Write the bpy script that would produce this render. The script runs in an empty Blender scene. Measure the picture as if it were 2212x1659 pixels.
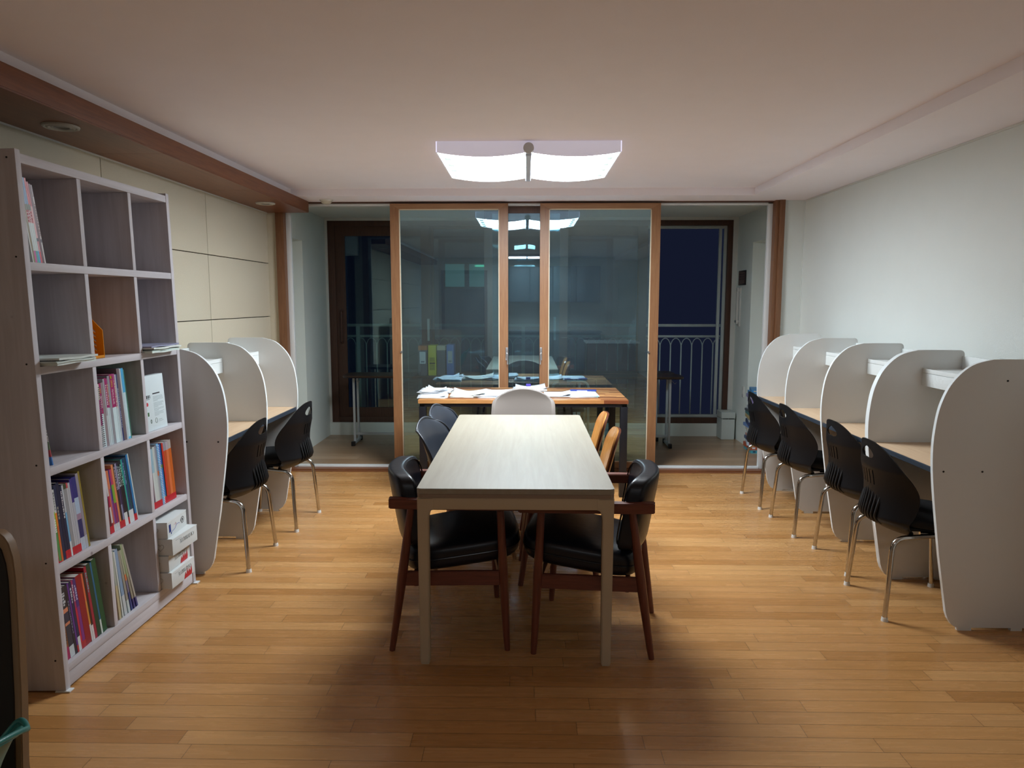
import bpy, bmesh, math, random
from mathutils import Vector, Matrix
from mathutils.geometry import tessellate_polygon
R = math.radians
rnd = random.Random(7)
SC = bpy.context.scene
COL = SC.collection

# ------------------------------------------------------------------ camera, world, exposure
cam_d = bpy.data.cameras.new('camera')
cam = bpy.data.objects.new('camera', cam_d)
COL.objects.link(cam)
FPX = 1530.0
cam_d.sensor_fit = 'HORIZONTAL'
cam_d.sensor_width = 36.0
cam_d.lens = 36.0 * FPX / 2212.0
cam_d.clip_start = 0.05
cam.location = (0, 0, 1.47)
cam.rotation_euler = (R(90) - math.atan(179 / FPX), 0, R(1.12))
SC.camera = cam
world = bpy.data.worlds.new('night')
SC.world = world
world.use_nodes = True
world.node_tree.nodes['Background'].inputs[0].default_value = (0.0022, 0.003, 0.0075, 1)
world.node_tree.nodes['Background'].inputs[1].default_value = 1.0
SC.view_settings.view_transform = 'Standard'
SC.view_settings.look = 'None'
SC.view_settings.gamma = 1.0
SC.view_settings.use_curve_mapping = False
SC.view_settings.exposure = 1.55
LAMP_STRENGTH = 17.0
KITCHEN_STRENGTH = 5.0

# ------------------------------------------------------------------ colours and materials
def lin(h):
    h = h.lstrip('#')
    o = []
    for i in (0, 2, 4):
        c = int(h[i:i + 2], 16) / 255
        o.append(c / 12.92 if c <= 0.04045 else ((c + 0.055) / 1.055) ** 2.4)
    return (o[0], o[1], o[2], 1)

_M = {}
def mat(name, hexc, rough=0.6, metal=0.0, bump=0.0, bscale=200.0, vary=0.0, vscale=6.0, coat=0.0, spec=0.5, stretch=(1, 1, 1)):
    if name in _M:
        return _M[name]
    m = bpy.data.materials.new(name)
    m.use_nodes = True
    nt = m.node_tree
    p = nt.nodes['Principled BSDF']
    c = lin(hexc)
    p.inputs['Base Color'].default_value = c
    p.inputs['Roughness'].default_value = rough
    p.inputs['Metallic'].default_value = metal
    p.inputs['Coat Weight'].default_value = coat
    p.inputs['Specular IOR Level'].default_value = spec
    tc = nt.nodes.new('ShaderNodeTexCoord')
    mp = nt.nodes.new('ShaderNodeMapping')
    mp.inputs['Scale'].default_value = stretch
    nt.links.new(tc.outputs['Object'], mp.inputs[0])
    n = nt.nodes.new('ShaderNodeTexNoise')
    n.inputs['Scale'].default_value = vscale
    n.inputs['Detail'].default_value = 4
    nt.links.new(mp.outputs[0], n.inputs['Vector'])
    mx = nt.nodes.new('ShaderNodeMix')
    mx.data_type = 'RGBA'
    v = max(vary, 0.015)
    mx.inputs['A'].default_value = (c[0] * (1 - v), c[1] * (1 - v), c[2] * (1 - v), 1)
    mx.inputs['B'].default_value = (min(1, c[0] * (1 + v)), min(1, c[1] * (1 + v)), min(1, c[2] * (1 + v)), 1)
    nt.links.new(n.outputs['Fac'], mx.inputs['Factor'])
    nt.links.new(mx.outputs['Result'], p.inputs['Base Color'])
    if bump:
        n2 = nt.nodes.new('ShaderNodeTexNoise')
        n2.inputs['Scale'].default_value = bscale
        n2.inputs['Detail'].default_value = 3
        nt.links.new(mp.outputs[0], n2.inputs['Vector'])
        b = nt.nodes.new('ShaderNodeBump')
        b.inputs['Strength'].default_value = bump
        b.inputs['Distance'].default_value = 0.002
        nt.links.new(n2.outputs['Fac'], b.inputs['Height'])
        nt.links.new(b.outputs[0], p.inputs['Normal'])
    _M[name] = m
    return m

def emis(name, rgb, s):
    m = bpy.data.materials.new(name)
    m.use_nodes = True
    nt = m.node_tree
    p = nt.nodes['Principled BSDF']
    p.inputs['Base Color'].default_value = (0.8, 0.8, 0.8, 1)
    p.inputs['Emission Color'].default_value = (*rgb, 1)
    p.inputs['Emission Strength'].default_value = s
    return m

def wood(name, c1, c2, rough=0.45, axis=0, scale=9.0, knots=None, coat=0.0, spec=0.5, ks=5.0):
    """grain running along one object axis"""
    if name in _M:
        return _M[name]
    m = bpy.data.materials.new(name)
    m.use_nodes = True
    nt = m.node_tree
    p = nt.nodes['Principled BSDF']
    p.inputs['Roughness'].default_value = rough
    p.inputs['Coat Weight'].default_value = coat
    p.inputs['Specular IOR Level'].default_value = spec
    tc = nt.nodes.new('ShaderNodeTexCoord')
    mp = nt.nodes.new('ShaderNodeMapping')
    s = [scale] * 3
    s[axis] = scale * 0.06
    mp.inputs['Scale'].default_value = s
    nt.links.new(tc.outputs['Object'], mp.inputs[0])
    n = nt.nodes.new('ShaderNodeTexNoise')
    n.inputs['Scale'].default_value = 3.0
    n.inputs['Detail'].default_value = 6
    n.inputs['Roughness'].default_value = 0.6
    n.inputs['Distortion'].default_value = 0.6
    nt.links.new(mp.outputs[0], n.inputs['Vector'])
    cr = nt.nodes.new('ShaderNodeValToRGB')
    cr.color_ramp.elements[0].position = 0.3
    cr.color_ramp.elements[0].color = lin(c1)
    cr.color_ramp.elements[1].position = 0.72
    cr.color_ramp.elements[1].color = lin(c2)
    nt.links.new(n.outputs['Fac'], cr.inputs[0])
    out = cr.outputs[0]
    if knots:
        vo = nt.nodes.new('ShaderNodeTexVoronoi')
        vo.inputs['Scale'].default_value = ks
        nt.links.new(tc.outputs['Object'], vo.inputs['Vector'])
        r2 = nt.nodes.new('ShaderNodeValToRGB')
        r2.color_ramp.elements[0].position = 0.03
        r2.color_ramp.elements[0].color = (1, 1, 1, 1)
        r2.color_ramp.elements[1].position = 0.055
        r2.color_ramp.elements[1].color = (0, 0, 0, 1)
        nt.links.new(vo.outputs['Distance'], r2.inputs[0])
        mx = nt.nodes.new('ShaderNodeMix')
        mx.data_type = 'RGBA'
        nt.links.new(r2.outputs[0], mx.inputs['Factor'])
        nt.links.new(out, mx.inputs['A'])
        mx.inputs['B'].default_value = lin(knots)
        out = mx.outputs['Result']
    nt.links.new(out, p.inputs['Base Color'])
    _M[name] = m
    return m

def planks(name, row, length, cols, rough=0.3, axis='x', gap=0.0016, grain=0.35, coat=0.0, gapdark=0.35):
    """boards `row` wide and `length` long, each with a tone of its own, ends staggered"""
    m = bpy.data.materials.new(name)
    m.use_nodes = True
    nt = m.node_tree
    L = nt.links.new
    p = nt.nodes['Principled BSDF']
    p.inputs['Roughness'].default_value = rough
    p.inputs['Coat Weight'].default_value = coat
    tc = nt.nodes.new('ShaderNodeTexCoord')
    sp = nt.nodes.new('ShaderNodeSeparateXYZ')
    L(tc.outputs['Object'], sp.inputs[0])
    def math_(op, a, b=None, c=None):
        n = nt.nodes.new('ShaderNodeMath')
        n.operation = op
        for i, v in enumerate((a, b, c)):
            if v is None:
                continue
            if isinstance(v, (int, float)):
                n.inputs[i].default_value = v
            else:
                L(v, n.inputs[i])
        return n.outputs[0]
    X, Y = (sp.outputs[0], sp.outputs[1]) if axis == 'x' else (sp.outputs[1], sp.outputs[0])
    yr = math_('DIVIDE', Y, row)
    ri = math_('FLOOR', yr)
    wn = nt.nodes.new('ShaderNodeTexWhiteNoise')
    wn.noise_dimensions = '1D'
    L(ri, wn.inputs['W'])
    xr = math_('ADD', math_('DIVIDE', X, length), math_('MULTIPLY', wn.outputs['Value'], 7.3))
    ci = math_('FLOOR', xr)
    cb = nt.nodes.new('ShaderNodeCombineXYZ')
    L(ri, cb.inputs[0]); L(ci, cb.inputs[1])
    w2 = nt.nodes.new('ShaderNodeTexWhiteNoise')
    w2.noise_dimensions = '2D'
    L(cb.outputs[0], w2.inputs['Vector'])
    cr = nt.nodes.new('ShaderNodeValToRGB')
    els = cr.color_ramp.elements
    for i, c in enumerate(cols):
        pos = i / (len(cols) - 1)
        e = els[i] if i < 2 else els.new(pos)
        e.position = pos
        e.color = lin(c)
    L(w2.outputs['Value'], cr.inputs[0])
    mp = nt.nodes.new('ShaderNodeMapping')
    mp.inputs['Scale'].default_value = (1.6, 28, 28) if axis == 'x' else (28, 1.6, 28)
    L(tc.outputs['Object'], mp.inputs[0])
    ad = nt.nodes.new('ShaderNodeVectorMath')
    ad.operation = 'ADD'
    sc_ = nt.nodes.new('ShaderNodeVectorMath')
    sc_.operation = 'SCALE'
    sc_.inputs['Scale'].default_value = 40
    L(w2.outputs['Color'], sc_.inputs[0])
    L(mp.outputs[0], ad.inputs[0]); L(sc_.outputs[0], ad.inputs[1])
    n = nt.nodes.new('ShaderNodeTexNoise')
    n.inputs['Scale'].default_value = 1.6
    n.inputs['Detail'].default_value = 5
    n.inputs['Distortion'].default_value = 0.8
    L(ad.outputs[0], n.inputs['Vector'])
    g = math_('ADD', math_('MULTIPLY', math_('SUBTRACT', n.outputs['Fac'], 0.5), grain * 2), 1.0)
    fy = math_('FRACT', yr)
    fx = math_('FRACT', xr)
    gy = math_('LESS_THAN', math_('MINIMUM', fy, math_('SUBTRACT', 1.0, fy)), gap / row / 2)
    gx = math_('LESS_THAN', math_('MINIMUM', fx, math_('SUBTRACT', 1.0, fx)), gap / length / 2)
    gg = math_('MAXIMUM', gy, gx)
    tot = math_('MULTIPLY', g, math_('SUBTRACT', 1.0, math_('MULTIPLY', gg, 1 - gapdark)))
    vm = nt.nodes.new('ShaderNodeVectorMath')
    vm.operation = 'SCALE'
    L(cr.outputs[0], vm.inputs[0]); L(tot, vm.inputs['Scale'])
    L(vm.outputs[0], p.inputs['Base Color'])
    rn = math_('ADD', math_('MULTIPLY', n.outputs['Fac'], 0.12), rough - 0.06)
    L(rn, p.inputs['Roughness'])
    bp = nt.nodes.new('ShaderNodeBump')
    bp.inputs['Strength'].default_value = 0.25
    bp.inputs['Distance'].default_value = 0.001
    L(math_('SUBTRACT', 1.0, gg), bp.inputs['Height'])
    L(bp.outputs[0], p.inputs['Normal'])
    _M[name] = m
    return m

def glassmat(name, tint, refl, haze=0.03):
    m = bpy.data.materials.new(name)
    m.use_nodes = True
    nt = m.node_tree
    nt.nodes.remove(nt.nodes['Principled BSDF'])
    o = nt.nodes['Material Output']
    t = nt.nodes.new('ShaderNodeBsdfTransparent')
    t.inputs[0].default_value = (*tint, 1)
    g = nt.nodes.new('ShaderNodeBsdfGlossy')
    g.inputs['Roughness'].default_value = 0.0
    g.inputs['Color'].default_value = (0.62, 0.88, 1.0, 1)
    f = nt.nodes.new('ShaderNodeFresnel')
    f.inputs[0].default_value = 1.5
    a = nt.nodes.new('ShaderNodeMath')
    a.operation = 'ADD'
    a.inputs[1].default_value = refl
    a.use_clamp = True
    nt.links.new(f.outputs[0], a.inputs[0])
    mx = nt.nodes.new('ShaderNodeMixShader')
    nt.links.new(a.outputs[0], mx.inputs[0])
    nt.links.new(t.outputs[0], mx.inputs[1])
    nt.links.new(g.outputs[0], mx.inputs[2])
    d = nt.nodes.new('ShaderNodeBsdfDiffuse')  # milky reflection haze painted in as a bluish film, blotched like smears
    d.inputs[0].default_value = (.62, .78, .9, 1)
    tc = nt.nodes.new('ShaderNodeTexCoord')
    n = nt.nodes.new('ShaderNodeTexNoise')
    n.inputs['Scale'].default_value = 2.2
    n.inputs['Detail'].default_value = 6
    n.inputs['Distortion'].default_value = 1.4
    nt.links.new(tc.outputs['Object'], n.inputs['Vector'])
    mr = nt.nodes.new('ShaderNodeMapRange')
    mr.inputs['To Min'].default_value = haze * .5
    mr.inputs['To Max'].default_value = haze * 1.5
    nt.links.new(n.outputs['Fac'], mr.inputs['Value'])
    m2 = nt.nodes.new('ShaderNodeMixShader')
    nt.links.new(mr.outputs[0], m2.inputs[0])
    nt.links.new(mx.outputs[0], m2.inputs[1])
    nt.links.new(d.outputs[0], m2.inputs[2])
    nt.links.new(m2.outputs[0], o.inputs[0])
    return m

M_ceil = mat('ceiling_paper', '#f7f1f6', 0.9, bump=0.15, bscale=350, vary=0.02)
M_wall = mat('wall_paper', '#dee3df', 0.85, bump=0.15, bscale=300, vary=0.02)
M_wallback = mat('wall_paper_back', '#cfc9ba', 0.85, bump=0.1, bscale=300)
M_fabric = mat('woven_wall_panel', '#cfc6b0', 0.9, bump=0.5, bscale=90, vary=0.05, vscale=60, stretch=(1, 1, 6))
M_groove = mat('dark_panel_joint', '#3a352b', 0.9)  # dark backing that shows in the joints between wall panels
M_floor = planks('oak_floor', 0.0755, 0.78, ['#b5824c', '#c08d56', '#ab7843', '#c7965f', '#b98650', '#c1905b'], 0.27, grain=0.20, gap=0.0022)
M_balfloor = planks('balcony_wood_floor', 0.12, 1.1, ['#a88b6c', '#9a7c5e', '#b19476'], 0.3, grain=0.3)
M_balwall = mat('balcony_wall_paint', '#e6ece5', 0.85, bump=0.4, bscale=160, vary=0.03)
M_brown = wood('brown_film_wood', '#714a30', '#875e40', 0.4, axis=2, scale=30)
M_brownh = wood('brown_film_wood_horizontal', '#6e4126', '#8a5636', 0.4, axis=0, scale=30)
M_beam = wood('beam_wood', '#6b3c22', '#84502f', 0.42, axis=1, scale=26)
M_sash = wood('sash_wood', '#835a3c', '#9a704c', 0.42, axis=2, scale=30)
M_sashh = wood('sash_wood_horizontal', '#8f6645', '#a67c58', 0.42, axis=0, scale=30)
M_dbrown = wood('dark_brown_frame', '#4a3026', '#5e3f30', 0.5, axis=2, scale=30)
M_white = mat('white_upvc', '#dfe3e4', 0.35)
M_seal = mat('cream_glazing_bead', '#d8c9b0', 0.5)
M_rail = mat('grey_railing_paint', '#c4cecd', 0.5)
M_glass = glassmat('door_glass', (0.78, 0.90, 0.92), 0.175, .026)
M_glass2 = glassmat('window_glass', (0.72, 0.82, 0.82), 0.05, .012)
M_tabletop = wood('bleached_ash_top', '#8b8270', '#968e7e', 0.45, axis=1, scale=11)
M_tableframe = mat('beige_table_frame', '#b9a88c', 0.55, vary=0.05)
M_tableedge = mat('taupe_table_edge', '#8a7766', 0.6)
M_vinyl = mat('black_vinyl', '#12151e', 0.34, bump=0.35, bscale=45, spec=0.35)
M_piping = mat('black_piping', '#0c0c10', 0.3)
M_walnut = wood('walnut_frame', '#5c2e22', '#7a4231', 0.38, axis=0, scale=30)
M_walnutz = wood('walnut_leg', '#5c2e22', '#7a4231', 0.38, axis=2, scale=30)
M_padgrey = mat('charcoal_shell', '#2f343d', 0.42, vary=0.04)
M_padseat = mat('charcoal_seat_pad', '#24262c', 0.5)
M_beech = wood('beech_leg', '#a47a55', '#bd946c', 0.5, axis=2, scale=24)
M_honey = wood('honey_bentwood', '#b5763a', '#cf9450', 0.25, axis=2, scale=14, coat=0.5)
M_honeyedge = mat('dark_plywood_edge', '#5a2d1c', 0.3)
M_brownleather = mat('brown_polished_wood', '#5b3b30', 0.3)
M_shellwhite = mat('greige_shell_plastic', '#7b736d', 0.35)
M_acacia = planks('acacia_butcher_block', 0.042, 0.36, ['#b9804e', '#9a6238', '#7d4a2b', '#cf9d63', '#a87043', '#5e3722'], 0.33, grain=0.5, gap=0.0006, gapdark=0.7)
M_acaciaedge = wood('acacia_edge', '#a8683a', '#d6a364', 0.4, axis=0, scale=14)
M_blackmetal = mat('black_powder_coat', '#14161d', 0.4)
M_paper = mat('paper', '#e6ebf2', 0.8)
M_paperw = mat('paper_cream', '#e2e0d6', 0.8)
M_ink = mat('grey_print', '#8b93a3', 0.8)
M_blackink = mat('black_print', '#23262b', 0.8)
M_purple = mat('purple_clip', '#4c3aa0', 0.35)
M_teal = mat('teal_sheet', '#8fd0cf', 0.6)
M_bluefold = mat('blue_folder', '#34449a', 0.4)
M_laminate = mat('white_laminate', '#d9d8d5', 0.3, vary=0.01)
M_lamedge = mat('white_edge_band', '#e9f0f2', 0.3)
M_lamshelf = mat('white_shelf_laminate', '#e6ecec', 0.4)
M_desk = wood('pale_oak_desk', '#cfae8c', '#dec3a3', 0.45, axis=1, scale=12)
M_deskedge = mat('dark_desk_edge', '#39414c', 0.4)
M_hole = mat('black_hole_cap', '#0d0b0a', 0.6)
M_plastic = mat('black_plastic', '#0b0c10', 0.45, bump=0.1, bscale=400, spec=.3)
M_rib = mat('black_plastic_ribs', '#0b0c0f', 0.5)
M_seatfab = mat('black_seat_fabric', '#0c0d11', 0.85, bump=0.3, bscale=500)
M_chrome = mat('chrome', '#c9c6c0', 0.12, metal=1.0)
M_foot = mat('clear_white_foot', '#d8d8d4', 0.4)
M_case = wood('whitewashed_pine', '#b3aeb2', '#c9c5ca', 0.6, axis=2, scale=9, knots='#8d8388', ks=5.2)
M_caseh = wood('whitewashed_pine_shelf', '#b3aeb2', '#c9c5ca', 0.6, axis=1, scale=9, knots='#8d8388', ks=5.7)
M_silver = mat('brushed_silver', '#b9babc', 0.3, metal=0.9)
M_trimw = mat('white_trim', '#d8d8d2', 0.5)
M_pagew = mat('book_pages', '#cfcac2', 0.9)
M_dark = mat('dark_interior', '#1a1714', 0.8)
def C(h, rough=0.5):
    return mat('c_' + h.strip('#'), h, rough)

# ------------------------------------------------------------------ mesh helpers
class MB:
    def __init__(s):
        s.bm = bmesh.new()
    def _merge(s, t, M=None, mi=0, smooth=False):
        for f in t.faces:
            f.material_index = mi
            f.smooth = smooth
        if M is not None:
            bmesh.ops.transform(t, matrix=M, verts=t.verts)
        me = bpy.data.meshes.new('tmp')
        t.to_mesh(me)
        s.bm.from_mesh(me)
        bpy.data.meshes.remove(me)
        t.free()
    def box(s, a, b, bev=0.0, mi=0, M=None, seg=2):
        t = bmesh.new()
        bmesh.ops.create_cube(t, size=1)
        a, b = Vector(a), Vector(b)
        c = (a + b) / 2
        d = b - a
        for v in t.verts:
            v.co = Vector((v.co.x * d.x + c.x, v.co.y * d.y + c.y, v.co.z * d.z + c.z))
        if bev:
            bmesh.ops.bevel(t, geom=t.edges[:], offset=bev, segments=seg, affect='EDGES', profile=0.6)
        s._merge(t, M, mi, bev > 0)
        return s
    def bar(s, p, q, w, h, up=(0, 0, 1), bev=0.0, mi=0, w2=None, h2=None):
        """rectangular bar from p to q, optionally tapering"""
        p, q = Vector(p), Vector(q)
        z = (q - p).normalized()
        x = Vector(up).cross(z)
        if x.length < 1e-4:
            x = Vector((1, 0, 0))
        x.normalize()
        y = z.cross(x)
        t = bmesh.new()
        w2 = w if w2 is None else w2
        h2 = h if h2 is None else h2
        vs = []
        for o, ww, hh in ((p, w, h), (q, w2, h2)):
            for i, j in ((-1, -1), (1, -1), (1, 1), (-1, 1)):
                vs.append(t.verts.new(o + x * i * ww / 2 + y * j * hh / 2))
        t.faces.new(vs[3::-1]); t.faces.new(vs[4:])
        for i in range(4):
            t.faces.new((vs[i], vs[(i + 1) % 4], vs[4 + (i + 1) % 4], vs[4 + i]))
        bmesh.ops.recalc_face_normals(t, faces=t.faces)
        if bev:
            bmesh.ops.bevel(t, geom=t.edges[:], offset=bev, segments=2, affect='EDGES')
        s._merge(t, None, mi, bev > 0)
        return s
    def tube(s, pts, r, n=12, mi=0, caps=True, closed=False):
        pts = [Vector(p) for p in pts]
        rs = r if isinstance(r, (list, tuple)) else [r] * len(pts)
        t = bmesh.new()
        rings = []
        N = len(pts)
        prev = None
        for i, p in enumerate(pts):
            a = pts[i - 1] if (i > 0 or closed) else p
            b = pts[(i + 1) % N] if (i < N - 1 or closed) else p
            d = (b - a).normalized()
            if prev is None:
                x = d.orthogonal().normalized()
            else:
                x = (prev - d * prev.dot(d)).normalized()
            prev = x
            y = d.cross(x)
            rings.append([t.verts.new(p + (x * math.cos(2 * math.pi * k / n) + y * math.sin(2 * math.pi * k / n)) * rs[i]) for k in range(n)])
        for i in range(N if closed else N - 1):
            A, B = rings[i], rings[(i + 1) % N]
            for k in range(n):
                t.faces.new((A[k], A[(k + 1) % n], B[(k + 1) % n], B[k]))
        if caps and not closed:
            t.faces.new(rings[0][::-1]); t.faces.new(rings[-1])
        bmesh.ops.recalc_face_normals(t, faces=t.faces)
        s._merge(t, None, mi, True)
        return s
    def cyl(s, c, r, h, n=24, mi=0, axis=2, r2=None):
        d = Vector((0, 0, 0)); d[axis] = h
        return s.tube([Vector(c), Vector(c) + d], [r, r if r2 is None else r2], n, mi)
    def prism(s, poly, t0, t1, plane='xz', bev=0.0, mi=0, smooth=False):
        """outline extruded from t0 to t1 along the axis the plane leaves out"""
        t = bmesh.new()
        def P(u, v, w):
            return {'xz': (u, w, v), 'xy': (u, v, w), 'yz': (w, u, v)}[plane]
        A = [t.verts.new(P(u, v, t0)) for u, v in poly]
        B = [t.verts.new(P(u, v, t1)) for u, v in poly]
        t.faces.new(A); t.faces.new(B)
        n = len(poly)
        side = []
        for i in range(n):
            side.append(t.faces.new((A[i], A[(i + 1) % n], B[(i + 1) % n], B[i])))
        bmesh.ops.recalc_face_normals(t, faces=t.faces)
        if bev:
            es = [e for e in t.edges if any(len(f.verts) > 4 for f in e.link_faces)]
            bmesh.ops.bevel(t, geom=es, offset=bev, segments=2, affect='EDGES')
        s._merge(t, None, mi, smooth or bev > 0)
        return s
    def pillow(s, c, size, k=5.0, n=12, mi=0, M=None, kz=None):
        """a rounded cushion: superellipsoid of half sizes size/2"""
        t = bmesh.new()
        bmesh.ops.create_cube(t, size=2)
        bmesh.ops.subdivide_edges(t, edges=t.edges[:], cuts=n, use_grid_fill=True)
        for v in t.verts:
            x, y, z = v.co
            r = (abs(x) ** k + abs(y) ** k + abs(z) ** k) ** (1 / k)
            v.co = Vector((x / r * size[0] / 2, y / r * size[1] / 2, z / r * size[2] / 2))
            v.co += Vector(c)
        s._merge(t, M, mi, True)
        return s
    def quad(s, pts, mi=0):
        f = s.bm.faces.new([s.bm.verts.new(Vector(p)) for p in pts])
        f.material_index = mi
        return s
    def build(s, name, m, parent=None, M=None, deform=None, sharp=40):
        if deform:
            for v in s.bm.verts:
                v.co = deform(v.co)
        me = bpy.data.meshes.new(name)
        s.bm.to_mesh(me)
        s.bm.free()
        for mm in (m if isinstance(m, (list, tuple)) else [m]):
            me.materials.append(mm)
        if sharp and any(p.use_smooth for p in me.polygons):
            me.set_sharp_from_angle(angle=R(sharp))
        o = bpy.data.objects.new(name, me)
        COL.objects.link(o)
        if parent is not None:
            o.parent = parent
        if M is not None:
            o.matrix_basis = M
        return o

def sheet(outer, holes, step, thick, deform, mi=0, rad=None):
    """flat outline with holes, cut into a fine grid, bent by deform(u, v) and thickened"""
    loops = [[Vector((u, v, 0)) for u, v in outer]] + [[Vector((u, v, 0)) for u, v in h] for h in holes]
    tris = tessellate_polygon(loops)
    flat = [p for l in loops for p in l]
    t = bmesh.new()
    vs = [t.verts.new(p) for p in flat]
    for a, b, c in tris:
        try:
            t.faces.new((vs[a], vs[b], vs[c]))
        except ValueError:
            pass
    us = [p.x for p in flat]; ws = [p.y for p in flat]
    for lo, hi, no in ((min(us), max(us), Vector((1, 0, 0))), (min(ws), max(ws), Vector((0, 1, 0)))):
        x = lo + step
        while x < hi:
            bmesh.ops.bisect_plane(t, geom=t.verts[:] + t.edges[:] + t.faces[:], plane_co=no * x, plane_no=no)
            x += step
    bmesh.ops.remove_doubles(t, verts=t.verts, dist=1e-5)
    for v in t.verts:
        v.co = Vector(deform(v.co.x, v.co.y))
    bmesh.ops.recalc_face_normals(t, faces=t.faces)
    bmesh.ops.solidify(t, geom=t.faces[:], thickness=thick)
    bmesh.ops.recalc_face_normals(t, faces=t.faces)
    b = MB()
    b._merge(t, None, mi, True)
    return b

def rrect(x0, y0, x1, y1, r, n=5, radii=None):
    """rounded rectangle outline, counter-clockwise from bottom-left; radii = (bl, br, tr, tl)"""
    rr = radii or (r, r, r, r)
    out = []
    for (cx, cy, sx, sy, a0), q in zip(((x0, y0, 1, 1, 180), (x1, y0, -1, 1, 270), (x1, y1, -1, -1, 0), (x0, y1, 1, -1, 90)), rr):
        if q <= 0:
            out.append((cx, cy)); continue
        for i in range(n + 1):
            a = R(a0 + 90 * i / n)
            out.append((cx + sx * q + q * math.cos(a), cy + sy * q + q * math.sin(a)))
    return out

def fillet(pts, r, n=5, closed=False):
    """round the corners of a polyline"""
    pts = [Vector(p) for p in pts]
    out = []
    N = len(pts)
    for i, p in enumerate(pts):
        if not closed and i in (0, N - 1):
            out.append(p); continue
        a = pts[i - 1]; b = pts[(i + 1) % N]
        da = (a - p); db = (b - p)
        q = min(r, da.length * 0.49, db.length * 0.49)
        s0 = p + da.normalized() * q
        s1 = p + db.normalized() * q
        for k in range(n + 1):
            t = k / n
            out.append(s0 * (1 - t) ** 2 + p * 2 * t * (1 - t) + s1 * t * t)
    return out

def spline(pts, n=6, closed=False):
    """Catmull-Rom through points (tuples of any dimension)"""
    out = []
    N = len(pts)
    for i in range(N if closed else N - 1):
        g = lambda j: pts[j % N] if closed else pts[max(0, min(N - 1, j))]
        p0, p1, p2, p3 = g(i - 1), g(i), g(i + 1), g(i + 2)
        for k in range(n):
            t = k / n
            out.append(tuple(0.5 * (2 * b + (c - a) * t + (2 * a - 5 * b + 4 * c - d) * t * t + (3 * b - a - 3 * c + d) * t ** 3) for a, b, c, d in zip(p0, p1, p2, p3)))
    if not closed:
        out.append(tuple(pts[-1]))
    return out

def tag(o, label=None, cat=None, group=None, kind=None):
    if label: o['label'] = label
    if cat: o['category'] = cat
    if group: o['group'] = group
    if kind: o['kind'] = kind
    return o

def thing(name, label, cat, loc=(0, 0, 0), rz=0.0, group=None, M=None):
    o = bpy.data.objects.new(name, None)
    o.empty_display_size = 0.1
    COL.objects.link(o)
    if M is not None:
        o.matrix_basis = M
    else:
        o.location = loc
        o.rotation_euler = (0, 0, rz)
    return tag(o, label, cat, group)

def struct(name, mb, m, parent=None, M=None):
    o = mb.build(name, m, parent, M)
    if parent is None:
        o['kind'] = 'structure'
    return o

def copy_thing(src, label, loc, rz=0.0, group=None):
    def cp(o, par):
        c = o.copy()
        COL.objects.link(c)
        if par is not None:
            c.parent = par
        for ch in kids[o]:
            cp(ch, c)
        return c
    kids = {}
    def walk(o):
        kids[o] = [x for x in bpy.data.objects if x.parent == o]
        for x in kids[o]:
            walk(x)
    walk(src)
    r = cp(src, None)
    r.location = loc
    r.rotation_euler = (0, 0, rz)
    r['label'] = label
    if group:
        r['group'] = group
    return r

def text_mesh(txt, size, m, parent, M, name='lettering', ext=0.0003, outline=False, align='LEFT'):
    cu = bpy.data.curves.new('t', 'FONT')
    cu.body = txt
    cu.size = size
    cu.align_x = align
    if outline:
        cu.fill_mode = 'NONE'
        cu.bevel_depth = size * 0.02
        cu.bevel_resolution = 0
    else:
        cu.extrude = ext
    cu.resolution_u = 3
    ob = bpy.data.objects.new('t', cu)
    COL.objects.link(ob)
    dg = bpy.context.evaluated_depsgraph_get()
    dg.update()
    me = bpy.data.meshes.new_from_object(ob.evaluated_get(dg))
    bpy.data.objects.remove(ob)
    bpy.data.curves.remove(cu)
    me.materials.clear()
    me.materials.append(m)
    for p in me.polygons:
        p.material_index = 0
    o = bpy.data.objects.new(name, me)
    COL.objects.link(o)
    o.parent = parent
    o.matrix_basis = M
    return o

# ================================================================== THE ROOM
XL, XR = -2.2, 2.325
YB, YD, YW = -2.6, 6.12, 7.70         # back wall, sliding-door plane, balcony outer wall
ZC, ZS = 2.362, 2.305                 # recessed ceiling, soffit
BXL, BXR = -2.16, 2.25
struct('floor', MB().box((XL - .1, YB - .1, -0.06), (XR + .1, 6.08, 0)), M_floor)
struct('floor_balcony', MB().box((BXL - .3, 6.08, -0.06), (BXR + .3, YW + .1, 0)), M_balfloor)
struct('ceiling', MB().box((-1.886, YB, ZC), (1.81, 5.78, ZC + .08)), M_ceil)
c = MB()
c.box((XL - .05, YB, ZS), (-1.886, 6.2, ZC + .08))
c.box((1.81, YB, ZS), (XR + .05, 6.2, ZC + .08))
c.box((-1.886, 5.78, ZS), (1.81, 6.2, ZC + .08))
struct('ceiling_soffit', c, M_ceil)
struct('ceiling_balcony', MB().box((BXL - .1, 6.2, 2.355), (BXR + .1, YW + .05, 2.44)), M_balwall)
struct('wall_right', MB().box((XR, YB, 0), (XR + .1, 6.1, ZS)), M_wall)
struct('trim_1', MB().box((XR - .008, YB, ZS - .012), (XR, 6.09, ZS), 0.002), M_trimw)
struct('wall_back', MB().box((XL - .1, YB - .1, 0), (XR + .1, YB, ZC + .1)), M_wallback)
c = MB().box((2.15, 6.08, 0), (XR + .1, 6.2, ZS))
c.box((2.318, 6.074, 0), (2.326, 6.082, ZS - .002))
struct('wall_end_right', c, M_wall)
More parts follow.
